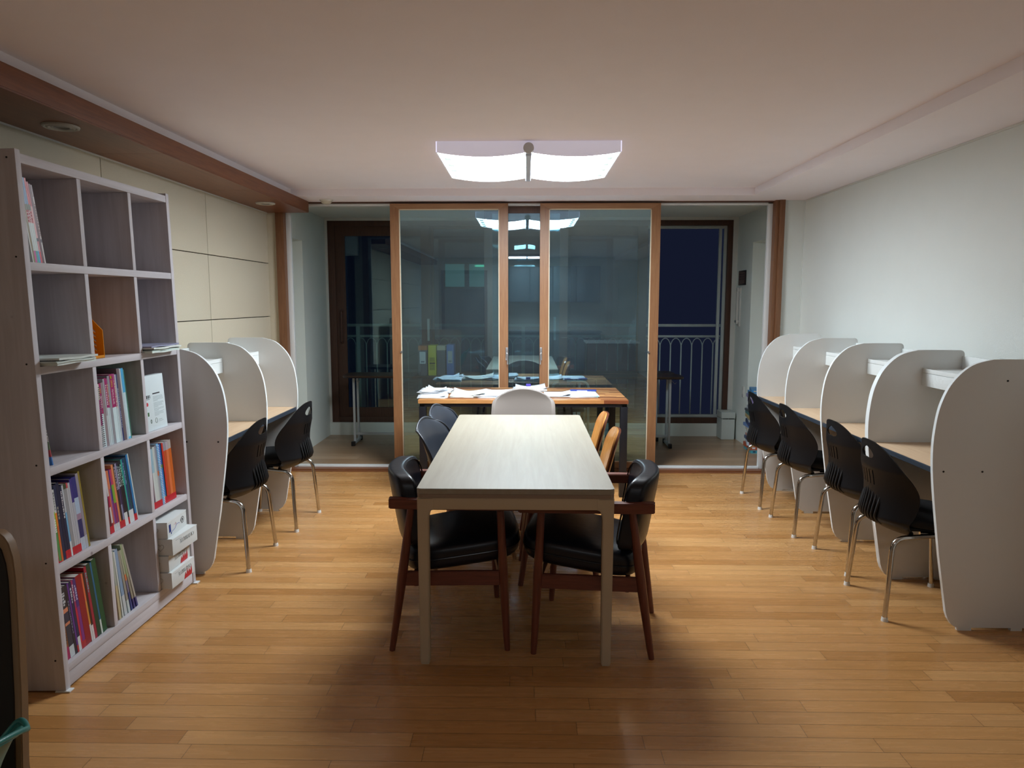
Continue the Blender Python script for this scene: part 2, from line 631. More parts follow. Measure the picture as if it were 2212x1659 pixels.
# left wall: cloth panels with dark joints
ys = [YB, -1.2, .0, 1.25, 2.5, 3.725, 4.93, 6.09]
zs = [0.0, 0.43, 0.885, 1.34, 1.79, 2.232]
pw = MB()
for i in range(len(ys) - 1):
    top = [(0, .43), (.43, .885), (.885, 1.34), (1.34, 1.79), (1.79, 2.232)]
    for a, b in top:
        pw.box((XL - .02, ys[i] + .003, a + .003), (XL, ys[i + 1] - .003, b - .003), 0.001)
struct('wall_left', MB().box((XL - .12, YB, 0), (XL - .02, 6.2, ZS)), M_groove)
struct('wall_left_panels', pw, M_fabric)
struct('wall_end_left', MB().box((XL - .1, 6.09, 0), (-2.12, 6.2, ZS)), M_fabric)
# wooden lowered beam on the left with two downlights
bm_ = MB()
by = [YB, -.4, 1.25, 2.46, 3.67, 4.86, 6.085]
for i in range(len(by) - 1):
    bm_.box((XL + .001, by[i] + .0012, 2.213), (-1.84, by[i + 1] - .0012, 2.303))
bm_.box((XL + .001, YB, 2.22), (-1.838, 6.084, 2.304), mi=0)
struct('trim_2', bm_, M_beam)
struct('trim_3', MB().box((-2.196, YB, 2.206), (-2.188, 6.08, 2.2135)), M_trimw)
# door surround: brown jambs, head, white inner frame, threshold
struct('trim_4', MB().box((-2.12, 6.06, 0.0), (-2.052, 6.2, ZS), 0.002), M_brown)
j = MB().box((2.075, 6.06, 0), (2.105, 6.2, ZS), 0.002).box((2.105, 6.045, 0), (2.15, 6.2, ZS), 0.002)
struct('trim_5', j, M_brown)
struct('trim_6', MB().box((-2.052, 6.11, ZS - .012), (2.075, 6.2, ZS)), M_dbrown)
w = MB()
w.box((-2.052, 6.125, .0), (-2.012, 6.16, 2.285), 0.003).box((2.035, 6.125, .0), (2.075, 6.16, 2.285), 0.003)
w.box((-2.012, 6.125, 2.272), (2.035, 6.16, 2.292), 0.002)
w.box((-2.012, 6.105, .008), (2.035, 6.16, .03), 0.003)
struct('trim_7', w, M_white)
struct('trim_8', MB().box((-2.05, 5.985, 0.0005), (2.1, 6.02, .007), 0.002).box((-2.05, 6.02, 0.0005), (2.1, 6.105, .016), 0.002), M_brownh)

def sash(name, x0, x1, y0, y1, z0, z1, fw, mv, mh, hside, n):
    r = tag(bpy.data.objects.new(name, None), kind='structure')
    COL.objects.link(r)
    f = MB()
    f.prism([(x0, z0), (x0, z1), (x0 + fw, z1 - fw * .6), (x0 + fw, z0 + fw * .7)], y0, y1, 'xz')
    f.prism([(x1, z0), (x1, z1), (x1 - fw, z1 - fw * .6), (x1 - fw, z0 + fw * .7)], y0, y1, 'xz')
    f.build('stile', mv, r)
    f = MB()
    f.prism([(x0, z1), (x1, z1), (x1 - fw, z1 - fw * .6), (x0 + fw, z1 - fw * .6)], y0, y1, 'xz')
    f.prism([(x0, z0), (x1, z0), (x1 - fw, z0 + fw * .7), (x0 + fw, z0 + fw * .7)], y0, y1, 'xz')
    f.build('rail', mh, r)
    a, b, cc, d = x0 + fw, x1 - fw, z0 + fw * .7, z1 - fw * .6
    g = MB()
    g.box((a, y0 + .006, cc), (a + .008, y1 - .006, d)).box((b - .008, y0 + .006, cc), (b, y1 - .006, d))
    g.box((a, y0 + .006, cc), (b, y1 - .006, cc + .008)).box((a, y0 + .006, d - .008), (b, y1 - .006, d))
    g.build('glazing_bead', M_seal, r)
    ym = (y0 + y1) / 2
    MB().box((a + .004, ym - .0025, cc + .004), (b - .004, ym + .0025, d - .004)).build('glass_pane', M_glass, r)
    if hside:
        hx = x1 - .012 if hside > 0 else x0 + .012
        h = MB().box((hx - .010, y0 - .010, .965), (hx + .010, y0 + .001, 1.075), 0.003)
        h.box((hx - .006 , y0 - .03, 1.0), (hx + .008, y0 - .008, 1.03), 0.003)
        h.box((hx - .004 + .006 * hside, y0 - .036, .93), (hx + .006 + .006 * hside, y0 - .024, 1.025), 0.004)
        h.build('latch_handle', M_silver, r)
        kx = a + .004 if hside > 0 else b - .004
        MB().tube([(kx, y0 - .01, 1.035), (kx, y0 + .01, 1.035)], .009).build('latch_button', M_silver, r)
    return r
sash('door_1', -1.149, -.152, 6.078, 6.112, .022, 2.285, .074, M_sash, M_sashh, 1, 1)
sash('door_2', .118, 1.128, 6.078, 6.112, .022, 2.285, .074, M_sash, M_sashh, -1, 2)
# the leaf standing behind the gap between the two sashes
r = tag(bpy.data.objects.new('door_3', None), kind='structure'); COL.objects.link(r)
f = MB().box((-.36, 6.165, 2.215), (.36, 6.19, 2.29)).box((-.36, 6.165, .02), (.36, 6.19, .10)).box((-.36, 6.165, .1), (-.29, 6.19, 2.215)).box((.29, 6.165, .1), (.36, 6.19, 2.215))
f.build('frame', M_dbrown, r)
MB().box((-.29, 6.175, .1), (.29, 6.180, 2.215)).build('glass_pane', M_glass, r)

# ------------------------------------------------------------------ balcony shell and outer window
struct('wall_balcony_left', MB().box((BXL - .3, 6.9, 0), (BXL, YW, 2.36)).box((BXL - .3, 6.2, 2.05), (BXL, 6.9, 2.36)).box((BXL - .3, 6.2, 0), (BXL - .2, 6.9, 2.05)), M_balwall)
struct('wall_balcony_right', MB().box((BXR, 7.18, 0), (BXR + .3, YW, 2.36)).box((BXR, 6.2, 2.05), (BXR + .3, 7.18, 2.36)).box((BXR + .2, 6.2, 0), (BXR + .3, 7.18, 2.05)), M_balwall)
struct('baseboard_balcony', MB().box((BXL, YW - .02, 0), (BXR, YW + .1, .14)), M_balwall)
t = MB()
t.box((-2.16, YW - .01, .14), (-2.135, YW + .1, 2.355)).box((2.2, YW - .01, .14), (2.25, YW + .1, 2.355)).box((-2.135, YW - .01, 2.325), (2.2, YW + .1, 2.355))
struct('trim_9', t, M_trimw)
f = MB()
f.box((-2.135, YW, .14), (-2.06, YW + .08, 2.325), 0.002).box((2.15, YW, .14), (2.2, YW + .08, 2.325), 0.002)
f.box((-2.06, YW, 2.27), (2.15, YW + .08, 2.325), 0.002).box((-2.06, YW, .14), (2.15, YW + .08, .20), 0.002)
struct('window_1', f, M_dbrown)
def leaf(name, x0, x1, y, fw, fm, z0=.2, z1=2.27, glass=True):
    r = tag(bpy.data.objects.new(name, None), kind='structure'); COL.objects.link(r)
    f = MB()
    f.box((x0, y, z0), (x0 + fw, y + .03, z1), 0.002).box((x1 - fw, y, z0), (x1, y + .03, z1), 0.002)
    f.box((x0 + fw, y, z1 - fw), (x1 - fw, y + .03, z1), 0.002).box((x0 + fw, y, z0), (x1 - fw, y + .03, z0 + fw), 0.002)
    f.build('frame', fm, r)
    if glass:
        MB().box((x0 + fw, y + .013, z0 + fw), (x1 - fw, y + .018, z1 - fw)).build('glass_pane', M_glass2, r)
    return r
lf = leaf('window_2', -2.06, -1.03, YW + .01, .105, M_dbrown)
MB().tube(fillet([(-2.0, YW + .01, 1.02), (-2.0, YW - .03, 1.03), (-2.0, YW - .03, 1.36), (-2.0, YW + .01, 1.37)], .02), .011).build('pull_handle', M_brownleather, lf)
leaf('window_3', -1.03, .27, YW + .045, .03, M_dbrown)
lf = leaf('window_4', .27, 1.3, YW + .01, .105, M_dbrown)
MB().box((.30, YW - .02, 1.05), (.325, YW + .01, 1.30), 0.004).build('pull_handle', M_trimw, lf)
MB().box((-1.07, YW - .02, 1.04), (-1.045, YW + .01, 1.28), 0.004).build('pull_handle', M_trimw, bpy.data.objects['window_2'])
r = leaf('window_5', 1.25, 2.15, YW + .048, .03, M_rail, glass=False)
leaf('window_6', 1.2, 2.10, YW + .062, .03, M_rail, glass=False)

# ------------------------------------------------------------------ railing outside
rl = thing('balcony_railing', 'grey metal railing with pointed-arch bars outside the balcony window', 'railing', (0, 8.0, 0))
b = MB().box((-2.6, -.015, 1.185), (2.6, .015, 1.215), .003).build('top_rail', M_rail, rl)
b = MB().box((-2.6, -.012, 1.065), (2.6, .012, 1.09), .003).box((-2.6, -.012, .09), (2.6, .012, .115), .003).build('cross_rail', M_rail, rl)
for x in (-1.9, -.03, 2.45):
    MB().box((x - .02, -.02, .0), (x + .02, .02, 1.19), .003).build('post', M_rail, rl)
x = -2.52
while x < 2.55:
    MB().box((x - .006, -.006, .115), (x + .006, .006, 1.0)).build('bar', M_rail, rl)
    x += .1185
x = -2.52
ar = MB()
while x < 2.5:
    c0 = x + .0592
    pts = []
    for k in range(9):
        tt = k / 8
        pts.append((x + .0592 * (1 - math.cos(tt * math.pi / 2)) , 0, .95 + .105 * math.sin(tt * math.pi / 2)))
    ar.tube(pts, .005, 6)
    ar.tube([(2 * c0 - p[0], 0, p[2]) for p in pts], .005, 6)
    x += .1185
ar.build('arch_scroll', M_rail, rl)
MB().box((-2.7, 7.8, -.3), (2.7, 8.1, 0.0)).build('floor_ledge', M_balwall)['kind'] = 'structure'
# a dark building across the street with two lit panes
bd = thing('neighbour_building', 'dark building across the street with two dim lit panes', 'building', (-2.0, 24, -6))
MB().box((-7, 0, 0), (3.5, 6, 13)).build('wall', mat('night_facade', '#8088a0', .9), bd)
f = MB().box((-.75, -.05, 7.9), (.78, .0, 8.75)).build('window', mat('facade_frame', '#28303a', .8), bd)
MB().box((-.7, -.07, 7.95), (-.06, -.05, 8.7)).box((.1, -.07, 7.95), (.73, -.05, 8.7)).build('pane', emis('dim_lit_pane', (.16, .5, .42), .10), f)
MB().box((.3, -.09, 8.62), (.7, -.07, 8.66)).build('lamp_strip', emis('lit_strip', (.2, 1, .6), .5), f)

# ================================================================== LIGHTS ON THE CEILING
lp = thing('ceiling_light', 'large square lit ceiling light with wavy double diffuser and chrome centre bar', 'ceiling light', (.013, 4.52, ZC))
x0, x1, y0, y1 = -.522, .522, -.42, .42
def wz(x):          # lower edge of the skirt: two shallow dips
    t = abs(x) / .522
    return -.060 - .026 * math.sin(math.pi * min(1, t)) ** 0.9
NX = 24
sk = MB()
xs = [x0 + (x1 - x0) * i / NX for i in range(NX + 1)]
for yy, s in ((y0, 1), (y1, -1)):
    poly = [(x0, -.001), (x1, -.001)] + [(x, wz(x)) for x in reversed(xs)]
    sk.prism(poly, yy, yy + .006 * s, 'xz')
sk.box((x0, y0, -.06), (x0 + .006, y1, -.001)).box((x1 - .006, y0, -.06), (x1, y1, -.001)).box((x0 + .007, y0 + .007, -.012), (x1 - .007, y1 - .007, -.001))
sk.build('housing', emis('lit_acrylic_skirt', (.62, .58, .74), .13), lp)
M_tube = emis('lit_diffuser', (.86, .94, 1.0), LAMP_STRENGTH)
_sock = emis('glowing_socket', (.72, .95, .95), .24)
M_end = emis('diffuser_end', (.80, .95, .98), 3)
for s in (-1, 1):
    a, b = (.012, .43)
    for nm, (p, q), mm in (('diffuser', (a, b), M_tube), ('diffuser_end', (b, .517), M_end)):
        d = MB()
        n = 12 if nm == 'diffuser' else 4
        for i in range(n):
            u0 = p + (q - p) * i / n
            u1 = p + (q - p) * (i + 1) / n
            z0_, z1_ = wz(u0) + .006, wz(u1) + .006
            pts = [(s * u0, y0 + .008, z0_), (s * u1, y0 + .008, z1_), (s * u1, y1 - .008, z1_), (s * u0, y1 - .008, z0_)]
            d.quad(pts if s < 0 else pts[::-1])
            d.quad([(p_[0], p_[1], p_[2] + .003) for p_ in (pts[::-1] if s < 0 else pts)])
        d.build(nm, mm, lp)
    for yy in (-.28, -.09, .09, .28):
        k = MB().box((s * .455, yy - .035, wz(.46) - .0005), (s * .485, yy + .035, wz(.46) + .012), .002)
        k.box((s * .495, yy - .02, wz(.49) - .003), (s * .505, yy + .0, wz(.49) + .01))
        k.build('tube_socket', _sock, lp)
MB().box((-.0175, y0 - .006, -.084), (.0175, y1 + .006, -.056), .006, seg=3).build('centre_bar', mat('satin_lamp_bar', '#ccd8ea', .35), lp)
MB().tube([(0, y0 - .022, -.042), (0, y0 - .004, -.042)], .030, 24).tube([(0, y0 - .026, -.042), (0, y0 - .02, -.042)], .006, 10).build('round_cap', mat('lamp_cap', '#d0d4da', .35), lp)
MB().tube([(0, y1 + .004, -.042), (0, y1 + .02, -.042)], .030, 24).build('round_cap', mat('lamp_cap', '#d0d4da', .35), lp)

def downlight(y, label):
    t = thing('downlight', label, 'downlight', (-1.985, y, 2.213), 0, 'unlit downlights in the wooden beam')
    ring = [(.064 * math.cos(a), .064 * math.sin(a), -.003) for a in [2 * math.pi * k / 32 for k in range(32)]]
    MB().tube(ring, .008, 8, closed=True).tube([(p[0] * .74, p[1] * .74, -.002) for p in ring], .010, 8, closed=True).build('trim_ring', mat('downlight_ring', '#b9b4a8', .5), t)
    MB().tube([(.036 * math.cos(a), .036 * math.sin(a), -.004) for a in [2 * math.pi * k / 28 for k in range(28)]], .006, 8, closed=True).cyl((0, 0, -.001), .034, -.003, 24).build('bulb_face', mat('downlight_bulb', '#8e8a82', .3), t)
downlight(3.09, 'unlit round downlight in the wooden beam above the bookcase')
downlight(5.48, 'unlit round downlight near the far end of the wooden beam')
t = thing('motion_sensor', 'small white domed sensor on the ceiling edge by the wooden beam', 'sensor', (-1.66, 5.99, ZS))
MB().tube([(0, 0, -.001), (0, 0, -.010)], [.056, .052], 28).build('base_plate', M_trimw, t)
MB().tube([(0, 0, -.009), (0, 0, -.022), (0, 0, -.033), (0, 0, -.039)], [.045, .041, .027, .006], 28).build('dome', mat('sensor_dome', '#c9c2b2', .3), t)

# ================================================================== MAIN TABLE
tb = thing('dining_table', 'long bleached wood table with beige metal legs in the room centre', 'table', (-.04, 2.72, 0))
MB().prism(rrect(-.392, 0, .392, 1.84, .022), .712, .735, 'xy', bev=.002).build('tabletop', [M_tabletop], tb)
MB().prism(rrect(-.391, .001, .391, 1.839, .022), .697, .7125, 'xy').build('top_edge', M_tableedge, tb)
ap = MB()
ap.box((-.33, .004, .650), (.33, .026, .697), .001).box((-.33, 1.814, .650), (.33, 1.836, .697), .001)
ap.box((-.388, .07, .650), (-.366, 1.77, .697), .001).box((.366, .07, .650), (.388, 1.77, .697), .001)
ap.build('apron', M_tableframe, tb)
for sx in (-1, 1):
    for yy, sy in ((.003, 1), (1.837, -1)):
        l = MB()
        cx, cy = sx * .367, yy + sy * .023
        # leg with a soft shoulder that flows into the apron
        prof = [(sx * .390, .697), (sx * .390, .62), (sx * .386, .012), (sx * .381, .0), (sx * .352, .0), (sx * .347, .012), (sx * .345, .61), (sx * .342, .63), (sx * .334, .645), (sx * .32, .650), (sx * .32, .697)]
        l.prism(prof, yy, yy + sy * .044, 'xz', bev=.004)
        l.prism([(cy - sy * .010, .6965), (cy + sy * .06, .6965), (cy + sy * .06, .651), (cy + sy * .03, .64), (cy + sy * .0205, .60), (cy - sy * .010, .60)], sx * .388, sx * .367, 'yz')
        l.build('leg', M_tableframe, tb)

# ================================================================== DESK BEHIND
dk = thing('work_table', 'butcher block table on black metal frame in front of the glass doors', 'table', (-.02, 5.60, 0))
DW = .782
MB().box((-DW, -.385, .712), (DW, .385, .740), .002).build('tabletop', M_acacia, dk)
MB().box((-DW - .0005, -.3865, .7125), (.60, -.3852, .7395)).build('edge_strip', M_acaciaedge, dk)
MB().box((.6005, -.3865, .7125), (DW + .0005, -.3852, .7395)).build('edge_strip', wood('acacia_edge_dark', '#6e3b24', '#9a5a36', .4, axis=0, scale=14), dk)
fr = MB()
for yy in (-.36, .36):
    fr.box((-.735, yy - .02, .687), (.735, yy + .02, .712))
for xx in (-.755, .755):
    fr.box((xx - .02, -.36, .687), (xx + .02, .36, .712))
fr.build('frame', M_blackmetal, dk)
for xx in (-.752, .752):
    for yy in (-.355, .355):
        MB().box((xx - .026, yy - .026, 0), (xx + .026, yy + .026, .688), .002).build('leg', M_blackmetal, dk)

def sheets(name, label, x, y, w, d, n, rz, z=.7405, seed=0, curl=.02, lines=False, m=M_paper, spread=.012, group='paper piles on the work table', th=.0016, extra=None):
    rr = random.Random(seed)
    t = thing(name, label, 'paper stack', (x, y, z), R(rz), group)
    b = MB()
    zz = 0
    for i in range(n):
        dx, dy, a = rr.uniform(-spread, spread), rr.uniform(-spread, spread), R(rr.uniform(-4, 4))
        cc, k = (rr.choice([(1, 1), (-1, 1), (1, 1), (1, -1)]), rr.uniform(.3, 1)) if i == n - 1 or rr.random() < .35 else ((1, 1), 0)
        o = rrect(-w / 2, -d / 2, w / 2, d / 2, 0, radii=(0, 0, 0, 0))
        def df(u, v, zz=zz, dx=dx, dy=dy, a=a, cc=cc, k=k):
            q = max(0, (u * cc[0] / (w / 2) + v * cc[1] / (d / 2)) / 2 - .35) ** 2 * curl * 3 * k
            return (u * math.cos(a) - v * math.sin(a) + dx, u * math.sin(a) + v * math.cos(a) + dy, zz + q)
        s_ = sheet(o, [], w / 6, th, df)
        s_._merge
        me = bpy.data.meshes.new('x'); s_.bm.to_mesh(me); s_.bm.free()
        b.bm.from_mesh(me); bpy.data.meshes.remove(me)
        zz += th * 1.25
    b.build('pages', m, t, sharp=0)
    if lines:
        l = MB()
        for k in range(9):
            yy = -d / 2 + .03 + k * (d - .05) / 9
            l.box((-w / 2 + .02, yy, zz + .0015), (w / 2 - .02 - rr.random() * .05, yy + .004, zz + .0019))
        l.build('handwriting', M_ink, t)
    if extra:
        extra(t, zz)
    return t
sheets('paper_stack', 'loose white sheets at the front left corner of the work table', -.715, 5.39, .215, .21, 4, 3, seed=1)
sheets('paper_stack', 'thick curled pile of papers behind the front left sheets', -.725, 5.66, .22, .24, 11, -2, seed=2, spread=.02, curl=.04)
def lying(t, zz):
    pass
sheets('paper_stack', 'cream paper pile second from the left on the work table', -.44, 5.50, .27, .32, 6, 2, seed=3, m=M_paperw, curl=.03)
sheets('paper_stack', 'printed white papers in the middle left behind the shell chair', -.215, 5.50, .26, .36, 9, -3, seed=4, lines=True, curl=.02)
sheets('paper_stack', 'small sheet tucked between the two middle paper piles', -.335, 5.40, .12, .15, 2, 6, z=.752, seed=9)
def clip(t, zz):
    MB().box((-.02, .10, zz), (.02, .125, zz + .02), .004).build('clip', M_purple, t)
sheets('paper_stack', 'white papers held by a purple clip at the back of the work table', .03, 5.80, .25, .25, 10, 4, seed=5, curl=.03, extra=clip)
sheets('paper_stack', 'plain white sheets just right of the shell chair on the work table', .25, 5.50, .20, .26, 5, -2, seed=6, curl=.03)
def folder(t, zz):
    MB().box((-.105, .11, zz), (-.05, .17, zz + .006), .002).box((.03, .10, zz), (.105, .17, zz + .006), .002).box((-.105, .16, zz - .002), (.105, .175, zz + .004), .001).build('cover_edge', M_bluefold, t)
    MB().box((-.104, -.17, .004), (.106, -.165, zz), .001).build('teal_sheets', M_teal, t)
sheets('folder_stack', 'blue and teal bound booklet pile at the right of the work table', .455, 5.53, .21, .34, 7, -3, seed=7, extra=folder, curl=0)

# ================================================================== STUDY CARRELS
POUT = [(.0, .81), (.005, .932), (.024, 1.033), (.067, 1.124), (.141, 1.194), (.24, 1.218)]
def panel_outline(mirror=1):
    up = spline([(.058, .349), (.015, .643), (.0, .81), (.005, .932), (.024, 1.033), (.067, 1.124), (.141, 1.194), (.23, 1.221)], 5)
    top = [(.445 + .022 * math.sin(R(a)), 1.199 + .022 * math.cos(R(a))) for a in (0, 22, 45, 67, 90)]
    bot = [(.467, .014), (.168, .014), (.150, .018), (.133, .030), (.117, .055), (.106, .085)]
    pts = up + [(.30, 1.222)] + top + bot
    return [(mirror * u, v) for u, v in pts]
def carrel(name, label, X, s, ys_, group, name_caps=True):
    """X is the aisle edge; s=+1 when it runs away to the right wall, -1 to the left wall"""
    t = thing(name, label, 'study desk', (X, ys_[0], 0), 0, group)
    for y in ys_:
        yy = y - ys_[0]
        p = MB().prism(panel_outline(s), yy, yy + .018, 'xz').build('partition', [M_laminate, M_lamedge], t, sharp=0)
        for f in p.data.polygons:
            if abs(f.normal.y) < .5:
                f.material_index = 1
        if y == ys_[0] and name_caps:
            d = MB()
            for hx, hz in ((.297, 1.129), (.051, .729), (.219, .729)):
                d.tube([(s * hx, yy - .0015, hz), (s * hx, yy + .0, hz)], .0045, 12)
            d.build('screw_cap', M_hole, p)
        MB().box((s * .165, yy + .0, 0), (s * .225, yy + .018, .014)).box((s * .40, yy + .0, 0), (s * .45, yy + .018, .014)).build('foot_pad', M_foot, p)
    for a, b in zip(ys_[:-1], ys_[1:]):
        a0, b0 = a - ys_[0] + .019, b - ys_[0] - .001
        MB().box((s * .018, a0, .7265), (s * .455, b0, .742), .001).build('desktop', M_desk, t)
        e = MB().box((s * .012, a0, .7185), (s * .0185, b0, .7425), .001)
        for k in range(4):
            e.box((s * .0105, a0, .7205 + k * .0055), (s * .0125, b0, .7235 + k * .0055))
        e.build('desk_edge', M_deskedge, t)
        MB().box((s * .03, a0, .7185), (s * .455, b0, .7262)).build('desk_underside', mat('desk_underside', '#6f665e', .7), t)
        MB().box((s * .262, a0, 1.106), (s * .455, b0, 1.124), .001).box((s * .258, a0, 1.040), (s * .276, b0, 1.105), .001).box((s * .258, a0, 1.1065), (s * .264, b0, 1.128), .001).build('shelf', M_lamshelf, t)
        MB().box((s * .4555, a0, .10), (s * .4665, b0, 1.190), .001).build('back_panel', M_lamshelf, t)
        MB().box((s * .469, (a0 + b0) / 2 - .02, 1.12), (s * .475, (a0 + b0) / 2 + .02, 1.20), .002).build('wall_bracket', M_silver, t)
    return t
G1 = 'white study carrels along the walls'
carrel('study_carrel', 'single white study carrel nearest the camera at the right wall', 1.777, 1, [3.07, 3.659], G1)
carrel('study_carrel', 'three-seat white study carrel at the right wall beside the balcony doors', 1.779, 1, [3.680, 4.25, 4.84, 5.435], G1, False)
carrel('study_carrel', 'two-seat white study carrel at the left wall beside the bookcase', -1.577, -1, [3.66, 4.235, 4.82], G1)

# ================================================================== BLACK STUDENT CHAIRS
def student_chair(label, loc, rz, group):
    t = thing('student_chair', label, 'chair', loc, rz, group)
    # backrest outline in (y, z): narrow rounded top, widest at .62, tucked in at the seat
    half = spline([(.0, .815), (.06, .810), (.118, .784), (.170, .735), (.213, .668), (.232, .60), (.228, .53), (.212, .465), (.188, .415), (.15, .392)], 4)
    outer = [(y, z) for y, z in half] + [(-y, z) for y, z in reversed(half[1:])]
    hole = [(.058 * math.cos(a), (.757) + .026 * math.sin(a) - .012 * abs(math.cos(a)) ) for a in [2 * math.pi * k / 20 for k in range(20)]]
    holes = [hole]
    for k in range(5):
        yy = -.052 + k * .026
        holes.append(rrect(yy - .0035, .605, yy + .0035, .675, .0034, 3))
    def df(y, z):
        v = (z - .395) / .44
        spine = -.240 + .018 * math.sin(max(0, min(1, (z - .44) / .25)) * math.pi) + .09 * max(0, (.46 - z) / .065) ** 1.6
        wrap = 1.75 * y * y * (1.0 + .5 * (1 - v))
        return (spine + wrap, y, z)
    sheet(outer, holes, .022, .006, df).build('backrest', M_plastic, t, sharp=60)
    b = MB()
    for k in range(9):
        yy = -.085 + k * .02125
        top = .585 - .9 * abs(yy) ** 1.15 * .6
        pts = []
        for q in range(8):
            z = .425 + (top - .425) * q / 7
            x, _, _ = df(yy, z)
            pts.append((x - .004 - .008 * math.sin(math.pi * min(1, q / 7 + .1)), yy, z))
        b.tube(pts, [.006] * 7 + [.002], 6)
    b.build('ribs', M_rib, t)
    s_ = MB().pillow((.03, 0, .450), (.42, .43, .060), 3.6, 10)
    def ds(co):
        co.z += .022 * (co.x / .22) ** 2 * (1 if co.x < 0 else -.5) + .05 * co.y * co.y
        co.y *= .80 + .20 * max(0, min(1, (co.x + .18) / .2))
        return co
    s_.build('seat', M_seatfab, t, deform=ds)
    MB().pillow((.01, 0, .420), (.34, .33, .03), 4, 8).build('seat_shell', M_plastic, t)
    for sy in (-1, 1):
        pts = fillet([(.05, sy * .165, .398), (-.185, sy * .185, .385), (-.212, sy * .21, .014)], .06, 6)
        MB().tube(pts, .0115, 14).build('leg', M_chrome, t)
        pts = fillet([(-.05, sy * .150, .400), (.17, sy * .175, .392), (.212, sy * .21, .014)], .06, 6)
        MB().tube(pts, .0115, 14).build('leg', M_chrome, t)
        for x in (-.212, .212):
            MB().tube([(x, sy * .21, 0), (x, sy * .21, .018)], [.016, .0135], 14).build('foot_cap', M_foot, t)
    MB().tube([(-.10, -.17, .398), (-.10, .17, .398)], .009, 10).tube([(.10, -.17, .40), (.10, .17, .40)], .009, 10).build('cross_brace', M_plastic, t)
    return t
G2 = 'black student chairs at the study carrels'
ch = student_chair('black student chair at the right carrels, nearest the camera', (1.882, 3.365, 0), R(-2), G2)
copy_thing(ch, 'black student chair second nearest at the right carrels, pulled further out than its neighbour', (1.943, 3.920, 0), R(1), G2)
copy_thing(ch, 'black student chair third from the camera at the right carrels', (1.893, 4.538, 0), R(0), G2)
copy_thing(ch, 'black student chair at the right carrels, farthest one beside the balcony doors', (1.878, 5.142, 0), R(0), G2)
copy_thing(ch, 'black student chair at the left carrels, the one nearest the bookcase', (-1.722, 3.905, 0), R(180), G2)
copy_thing(ch, 'black student chair at the left carrels, far one beside the glass doors', (-1.668, 4.595, 0), R(177), G2)

# ================================================================== ARMCHAIRS
def armchair(label, loc, rz, group):
    """sitter faces local +x, origin on the floor midway between the back legs"""
    t = thing('wooden_armchair', label, 'armchair', loc, rz, group)
    bw, fwd, fw = .225, .475, .272
    for sy in (-1, 1):
        MB().tube([(-.005, sy * bw, 0), (.003, sy * (bw + .001), .05), (.044, sy * (bw + .007), .33), (.085, sy * (bw + .012), .628)], [.012, .014, .0205, .015], 16).build('leg', M_walnutz, t)
        MB().tube([(fwd + .006, sy * fw, 0), (fwd + .003, sy * fw, .05), (fwd - .010, sy * (fw - .004), .33), (fwd - .022, sy * (fw - .008), .608)], [.012, .014, .020, .015], 16).build('leg', M_walnutz, t)
        MB().bar((.055, sy * (bw + .006), .318), (fwd - .01, sy * (fw - .006), .318), .018, .062, bev=.003).build('side_rail', M_walnut, t)
        # arm board: curved plank, high at the back
        o = spline([(-.005, sy * (bw + .035)), (.10, sy * (bw + .045)), (.30, sy * (fw + .005)), (.545, sy * (fw + .012))], 5)
        i_ = spline([(.545, sy * (fw - .040)), (.33, sy * (fw - .050)), (.12, sy * (bw + .0)), (-.005, sy * (bw - .01))], 5)
        a = MB().prism(o + i_, .608, .650, 'xy', bev=.004)
        def da(co):
            co.z += .018 * (1 - co.x / .5)
            return co
        a.build('armrest', M_walnut, t, deform=da)
    MB().bar((.10, -bw, .30), (.10, bw, .30), .018, .045, bev=.002).bar((.46, -fw + .01, .30), (.46, fw - .01, .30), .018, .045, bev=.002).build('cross_rail', M_walnut, t)
    # seat cushion, higher at the front
    s_ = MB().pillow((.30, 0, .418), (.50, .50, .138), 4.5, 14)
    def ds(co):
        co.z += .13 * (co.x - .30) - .10 * (co.y ** 2) * (1 if co.z > .413 else .0)
        co.y *= 1 + .12 * (co.x - .3)
        return co
    seat = s_.build('seat_cushion', M_vinyl, t, deform=ds)
    loop = []
    for k in range(64):
        a = 2 * math.pi * k / 64
        ca, sa = math.cos(a), math.sin(a)
        r = (abs(ca) ** 4.5 + abs(sa) ** 4.5) ** (-1 / 4.5)
        x, y = .30 + ca * r * .2515, sa * r * .2515
        loop.append((x, y * (1 + .12 * (x - .3)), .413 + .13 * (x - .30)))
    MB().tube(loop, .0035, 6, closed=True).build('piping', M_piping, seat)
    # curved back cushion
    b = MB().pillow((0, 0, .600), (.080, .50, .305), 8, 14)
    def db(co):
        z = (co.z - .46)
        co.x += .9 * co.y ** 2 - .17 * z + .062
        co.y *= 1 - .10 * (z / .33)
        return co
    bk = b.build('back_cushion', M_vinyl, t, deform=db)
    loop = []
    for k in range(64):
        a = 2 * math.pi * k / 64
        ca, sa = math.cos(a), math.sin(a)
        r = (abs(ca) ** 5.5 + abs(sa) ** 5.5) ** (-1 / 5.5)
        co = Vector((.037, ca * r * .247, .600 + sa * r * .142))
        loop.append(db(co))
    MB().tube(loop, .0035, 6, closed=True).build('piping', M_piping, bk)
    return t
G3 = 'walnut armchairs at the near end of the long table'
armchair('walnut armchair with black vinyl cushions, left of the two under the near table end', (-.586, 3.065, 0), R(7), G3)
armchair('walnut armchair with black vinyl cushions, right of the two under the near table end', (.556, 3.01, 0), R(170), G3)

